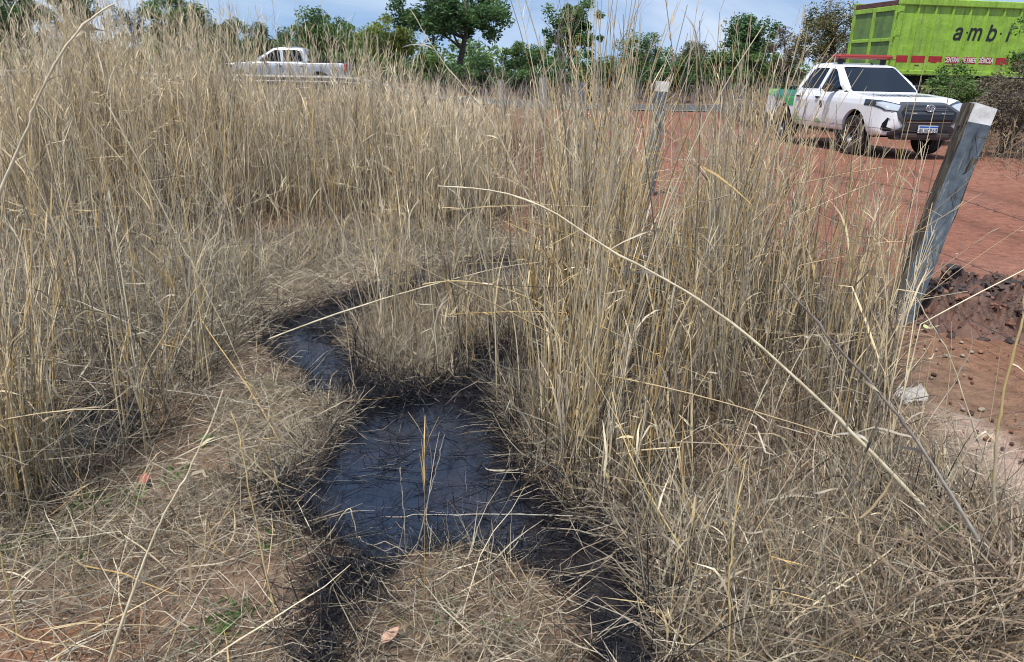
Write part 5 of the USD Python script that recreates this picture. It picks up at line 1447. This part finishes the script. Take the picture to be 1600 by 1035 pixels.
STALKS = [
    ('dry_stalk', 'long thick pale stalk bent over diagonally from the lower right to the middle', pale_c, (.0138, .0046), [(1548, 897, 2.17), (1440, 790, 2.2), (1320, 668, 2.25), (1200, 557, 2.3), (1100, 478, 2.34), (1000, 419, 2.38), (900, 357, 2.42), (830, 315, 2.45), (745, 291, 2.5), (672, 286, 2.55)]),
    ('dry_stalk', 'dark grey stalk slanting up to the left just above the long pale bent stalk', dark_c, (.0115, .006), [(1568, 905, 1.98), (1490, 780, 1.98), (1400, 645, 2.0), (1310, 545, 2.02), (1222, 450, 2.05)]),
    ('dry_stalk', 'straight pale stalk slanting across the bottom left foreground', pale_c, (.0085, .0035), [(160, 1075, 1.62), (195, 960, 1.66), (228, 868, 1.70), (290, 722, 1.78), (331, 608, 1.85)]),
    ('dry_stalk', 'curved pale stalk arching up at the top left edge', pale_c, (.0100, .005), [(-40, 390, 2.2), (8, 285, 2.2), (58, 166, 2.2), (103, 76, 2.22), (142, 32, 2.26), (182, 8, 2.32)]),
    ('dry_stalk', 'thin straight whitish stick lying across the largest oil puddle', grey_c, (.0055, .003), [(1110, 822, 2.40), (1000, 812, 2.44), (850, 802, 2.47), (700, 799, 2.49), (570, 791, 2.52)]),
    ('dry_stalk', 'upright yellow stalk with a bend at the right edge', yell_c, (.0125, .006), [(1560, 885, 2.2), (1553, 800, 2.2), (1553, 680, 2.2), (1572, 560, 2.2), (1590, 480, 2.2), (1612, 405, 2.2)]),
    ('dry_stalk', 'slender pale stalk leaning left across the bare earth below the leaning post', pale_c, (.0060, .003), [(1552, 790, 2.45), (1535, 711, 2.5), (1504, 624, 2.55), (1478, 550, 2.6), (1440, 490, 2.65), (1413, 445, 2.7)]),
    ('dry_stalk', 'pale thin stalk slanting before the big spreading tree', pale_c, (.0105, .004), [(840, 330, 4.2), (795, 245, 4.2), (750, 165, 4.2), (712, 120, 4.2), (680, 74, 4.2), (645, 12, 4.2)]),
    ('dry_stalk', 'pale stalk arching low over the small upper puddles in the middle', pale_c, (.0085, .003), [(420, 530, 3.9), (480, 507, 3.95), (560, 480, 4.0), (640, 456, 4.05), (760, 426, 4.1), (888, 406, 4.15)]),
    ('dry_stalk', 'yellowish arching stalk crossing the clump right of the middle', yell_c, (.0065, .003), [(660, 445, 3.7), (740, 441, 3.7), (810, 458, 3.68), (870, 488, 3.66), (930, 540, 3.62), (960, 600, 3.6)]),
    ('dry_stalk', 'yellow leaning stem standing left of the largest puddle', yell_c, (.0055, .0028), [(437, 1000, 1.86), (420, 910, 1.88), (402, 815, 1.9), (383, 712, 1.92), (360, 640, 1.95)]),
    ('dry_stalk', 'short yellow stem at the bottom left corner', yell_c, (.0062, .003), [(45, 1060, 1.75), (22, 965, 1.75), (2, 890, 1.75), (-25, 800, 1.76)]),
    ('dry_stalk', 'thin upright stem standing in the near edge of the largest puddle', grey_c, (.0050, .0028), [(634, 880, 2.25), (631, 810, 2.25), (624, 732, 2.26)]),
    ('dry_stalk', 'thin stem leaning right in the near edge of the largest puddle', grey_c, (.0046, .0026), [(650, 868, 2.28), (668, 790, 2.3), (684, 720, 2.3), (692, 690, 2.3)]),
    ('dry_stalk', 'broken stem with a sharp bend at the left of the largest puddle', pale_c, (.0042, .003), [(497, 870, 2.3), (525, 820, 2.3), (550, 793, 2.3), (555, 812, 2.29), (565, 850, 2.27)]),
    ('dry_stalk', 'pair of dead twigs standing up from the back of the largest puddle', dark_c, (.0052, .003), [(676, 740, 2.85), (672, 690, 2.85), (668, 626, 2.85)]),
    ('dry_stalk', 'pale stalk running diagonally just below the long thick bent stalk', yell_c, (.0060, .003), [(1120, 990, 1.95), (1060, 850, 2.1), (1010, 760, 2.2), (960, 610, 2.4)]),
    ('dry_stalk', 'upright orange-tinted stem in the lower right tangle', yell_c, (.0070, .003), [(1137, 1045, 1.72), (1142, 930, 1.74), (1150, 800, 1.76), (1166, 715, 1.8)]),
    ('dry_stalk', 'thin pale stalk slanting across the grass at the upper left', pale_c, (.0060, .003), [(170, 168, 3.5), (215, 250, 3.5), (250, 320, 3.5), (300, 420, 3.45), (350, 520, 3.4), (385, 600, 3.35)]),
    ('dry_stalk', 'long low stalk lying across the grass at the middle left', grey_c, (.0052, .0028), [(0, 590, 3.1), (120, 597, 3.1), (240, 607, 3.1), (330, 618, 3.08), (420, 632, 3.05)]),
    ('dry_stalk', 'grey stalk lying on the litter in the lower right tangle', grey_c, (.0080, .004), [(1300, 885, 2.12), (1380, 887, 2.10), (1460, 893, 2.08), (1530, 905, 2.05)]),
    ('dry_stalk', 'broken pale stick pointing to the upper right in the lower right tangle', pale_c, (.0075, .004), [(1210, 1000, 1.8), (1290, 935, 1.85), (1365, 895, 1.95), (1400, 870, 2.0)]),
]
for nm, lb, m, (w0, w1), pts in STALKS:
    P = np.array([at(*p) for p in pts])
    P[:, 2] = np.maximum(P[:, 2], ground_z(P[:, 0], P[:, 1]) + .006)
    t = thing(nm, lb, 'stalk', tuple(P[0]))
    S = spline(P - P[0], 40)
    r = np.linspace(w0 / 2, w1 / 2, 40)
    nod = [6, 13, 21, 28, 34]; r = r * (1 + .10 * np.sin(np.arange(40) * 1.7))
    r[nod] *= 1.38; r[np.array(nod) + 1] *= .90
    wv = rng.normal(0, .0022, (40, 3)); wv[nod] *= 3.0; S = S + np.cumsum(wv, 0) * np.linspace(0, 1, 40)[:, None] * .8
    part(t, 'stem', tube(S, r, 8), m, smooth=True)
    if w0 > .0058 and 'puddle' not in lb:        # dry leaves hanging from the nodes
        kk = rng.choice([10, 13, 17, 21, 25, 28, 32], 3, replace=False)
        for q in kk:
            dv = S[q + 1] - S[q]; th_ = math.acos(max(-1, min(1, dv[2] / (np.linalg.norm(dv) + 1e-9))))
            lp = grow(rng, (S[q] + P[0])[None], rng.uniform(.10, .24, 1), np.array([th_ + rng.normal(.1, .2)]), np.array([math.atan2(dv[1], dv[0]) + rng.normal(0, .6)]), rng.uniform(.4, 1.9, 1), 9, .5, .10, 1.0) - P[0]
            Vr, Fr, _ = skin_ribbons(rng, lp, np.array([rng.uniform(.006, .011)]), .08, .25, 2.2)
            part(t, 'leaf', (Vr, Fr), pale_c if rng.random() < .6 else grey_c, smooth=True)
    if w0 > .008:                                # papery leaf sheath
        a = 6; L_ = S[a:a + 14] + [0, -.002, 0]
        part(t, 'sheath', tube(L_, np.linspace(w0 * .60, w0 * .30, 14), 7, False), pale_c if m is not dark_c else grey_c, smooth=True)

# ------------------------------------------------------------------ odd scraps
film = mat('thin_white_film', {'d': ('principled_bsdf', {'base_color': (.58, .56, .52), 'roughness': .45}), 't': ('transparent_bsdf', {}), 'tr': ('translucent_bsdf', {'color': (.8, .79, .76)}), 'm': ('mix_closure', {'fac': .4}), 'm2': ('mix_closure', {'fac': .18})},
    [('d.BSDF', 'm.closure1'), ('tr.BSDF', 'm.closure2'), ('m.closure', 'm2.closure1'), ('t.BSDF', 'm2.closure2')], surface='m2.closure')
c = gp(1425, 634)
u, v, f = grid(np.linspace(-.085, .10, 44), np.linspace(-.035, .07, 28))
zz = .025 + .05 * sstep(-.04, .07, v) + .07 * P2(u, v, 16, 51) + .09 * np.abs(P2(u, v, 34, 52))
pp = np.stack([u + .03 * P2(u, v, 12, 53), v + .05 * P2(u, v, 10, 54), zz], 1)
cut = (np.abs(u / .095) ** 2 + np.abs((v - .02) / .055) ** 2 + 1.2 * P2(u, v, 18, 55)) < .95
f = f[cut[f].all(1)]
used, inv = np.unique(f, return_inverse=True)
t = thing('plastic_scrap', 'crumpled scrap of thin white plastic film on the earth below the leaning post', 'plastic scrap', (c[0], c[1], 0))
part(t, 'film', (pp[used], inv.reshape(-1, 3)), film, smooth=True)


def leaflet(L, W, droop, n=7):
    s = np.linspace(0, 1, n)
    x_ = s * L; w_ = W / 2 * np.sin(np.pi * s ** .8) ** .8 + .0005; z_ = -droop * s ** 2 * L
    Vv = np.concatenate([np.stack([x_, w_, z_ + w_ * .25], 1), np.stack([x_, w_ * 0, z_], 1), np.stack([x_, -w_, z_ + w_ * .25], 1)])
    i = np.arange(n - 1); q = np.vstack([np.stack([i, i + n, i + n + 1, i + 1], 1), np.stack([i + n, i + 2 * n, i + 2 * n + 1, i + n + 1], 1)])
    return Vv, np.vstack([q[:, [0, 1, 2]], q[:, [0, 2, 3]]])


leaf_green = flat('fresh_leaf', (.055, .145, .040), .5, noise=(.04, .11, .03), nscale=30)
c = at(1490, 822, 2.25)
t = thing('green_seedling', 'small green plant with narrow fingered leaves on the right above the bent pale stalk\'s foot', 'seedling', (c[0], c[1], 0))
part(t, 'stem', tube([(0, .01, 0), (.01, .005, c[2] * .6), (0, 0, c[2])], [.0025, .002, .0015], 6), leaf_green, smooth=True)
for k, a_ in enumerate((-2.9, -2.2, -1.3, -.5, .2, 2.5, 3.2)):
    Vv, Ff = leaflet(.085 + .02 * (k % 3), .016, .25 + .1 * (k % 2))
    ca, sa_ = math.cos(a_), math.sin(a_)
    part(t, 'leaf', (np.stack([Vv[:, 0] * ca - Vv[:, 1] * sa_, Vv[:, 0] * sa_ + Vv[:, 1] * ca, Vv[:, 2] + c[2]], 1), Ff), leaf_green, smooth=True)
for (px_, py_, cc, lb, nm) in [(1447, 521, (.42, .46, .20), 'pale green fallen leaf on the earth below the leaning post', 'fallen_leaf'), (226, 768, (.33, .09, .07), 'reddish fallen leaf in the straw at the lower left', 'fallen_leaf'), (597, 1021, (.42, .25, .17), 'pinkish fallen leaf at the bottom edge below the puddle', 'fallen_leaf'), (320, 690, (.09, .16, .05), 'green fallen leaf in the straw left of the puddle', 'fallen_leaf')]:
    c = gp(px_, py_)
    Vv, Ff = leaflet(.075, .036, -.12)
    a_ = px_ * .37; ca, sa_ = math.cos(a_), math.sin(a_)
    t = thing(nm, lb, 'leaf', (c[0], c[1], .035 + float(ground_z(np.array([c[0]]), np.array([c[1]]))[0])))
    part(t, 'blade', (np.stack([Vv[:, 0] * ca - Vv[:, 1] * sa_, Vv[:, 0] * sa_ + Vv[:, 1] * ca, Vv[:, 2]], 1), Ff), flat('leaf_%d' % px_, cc, .55), smooth=True)
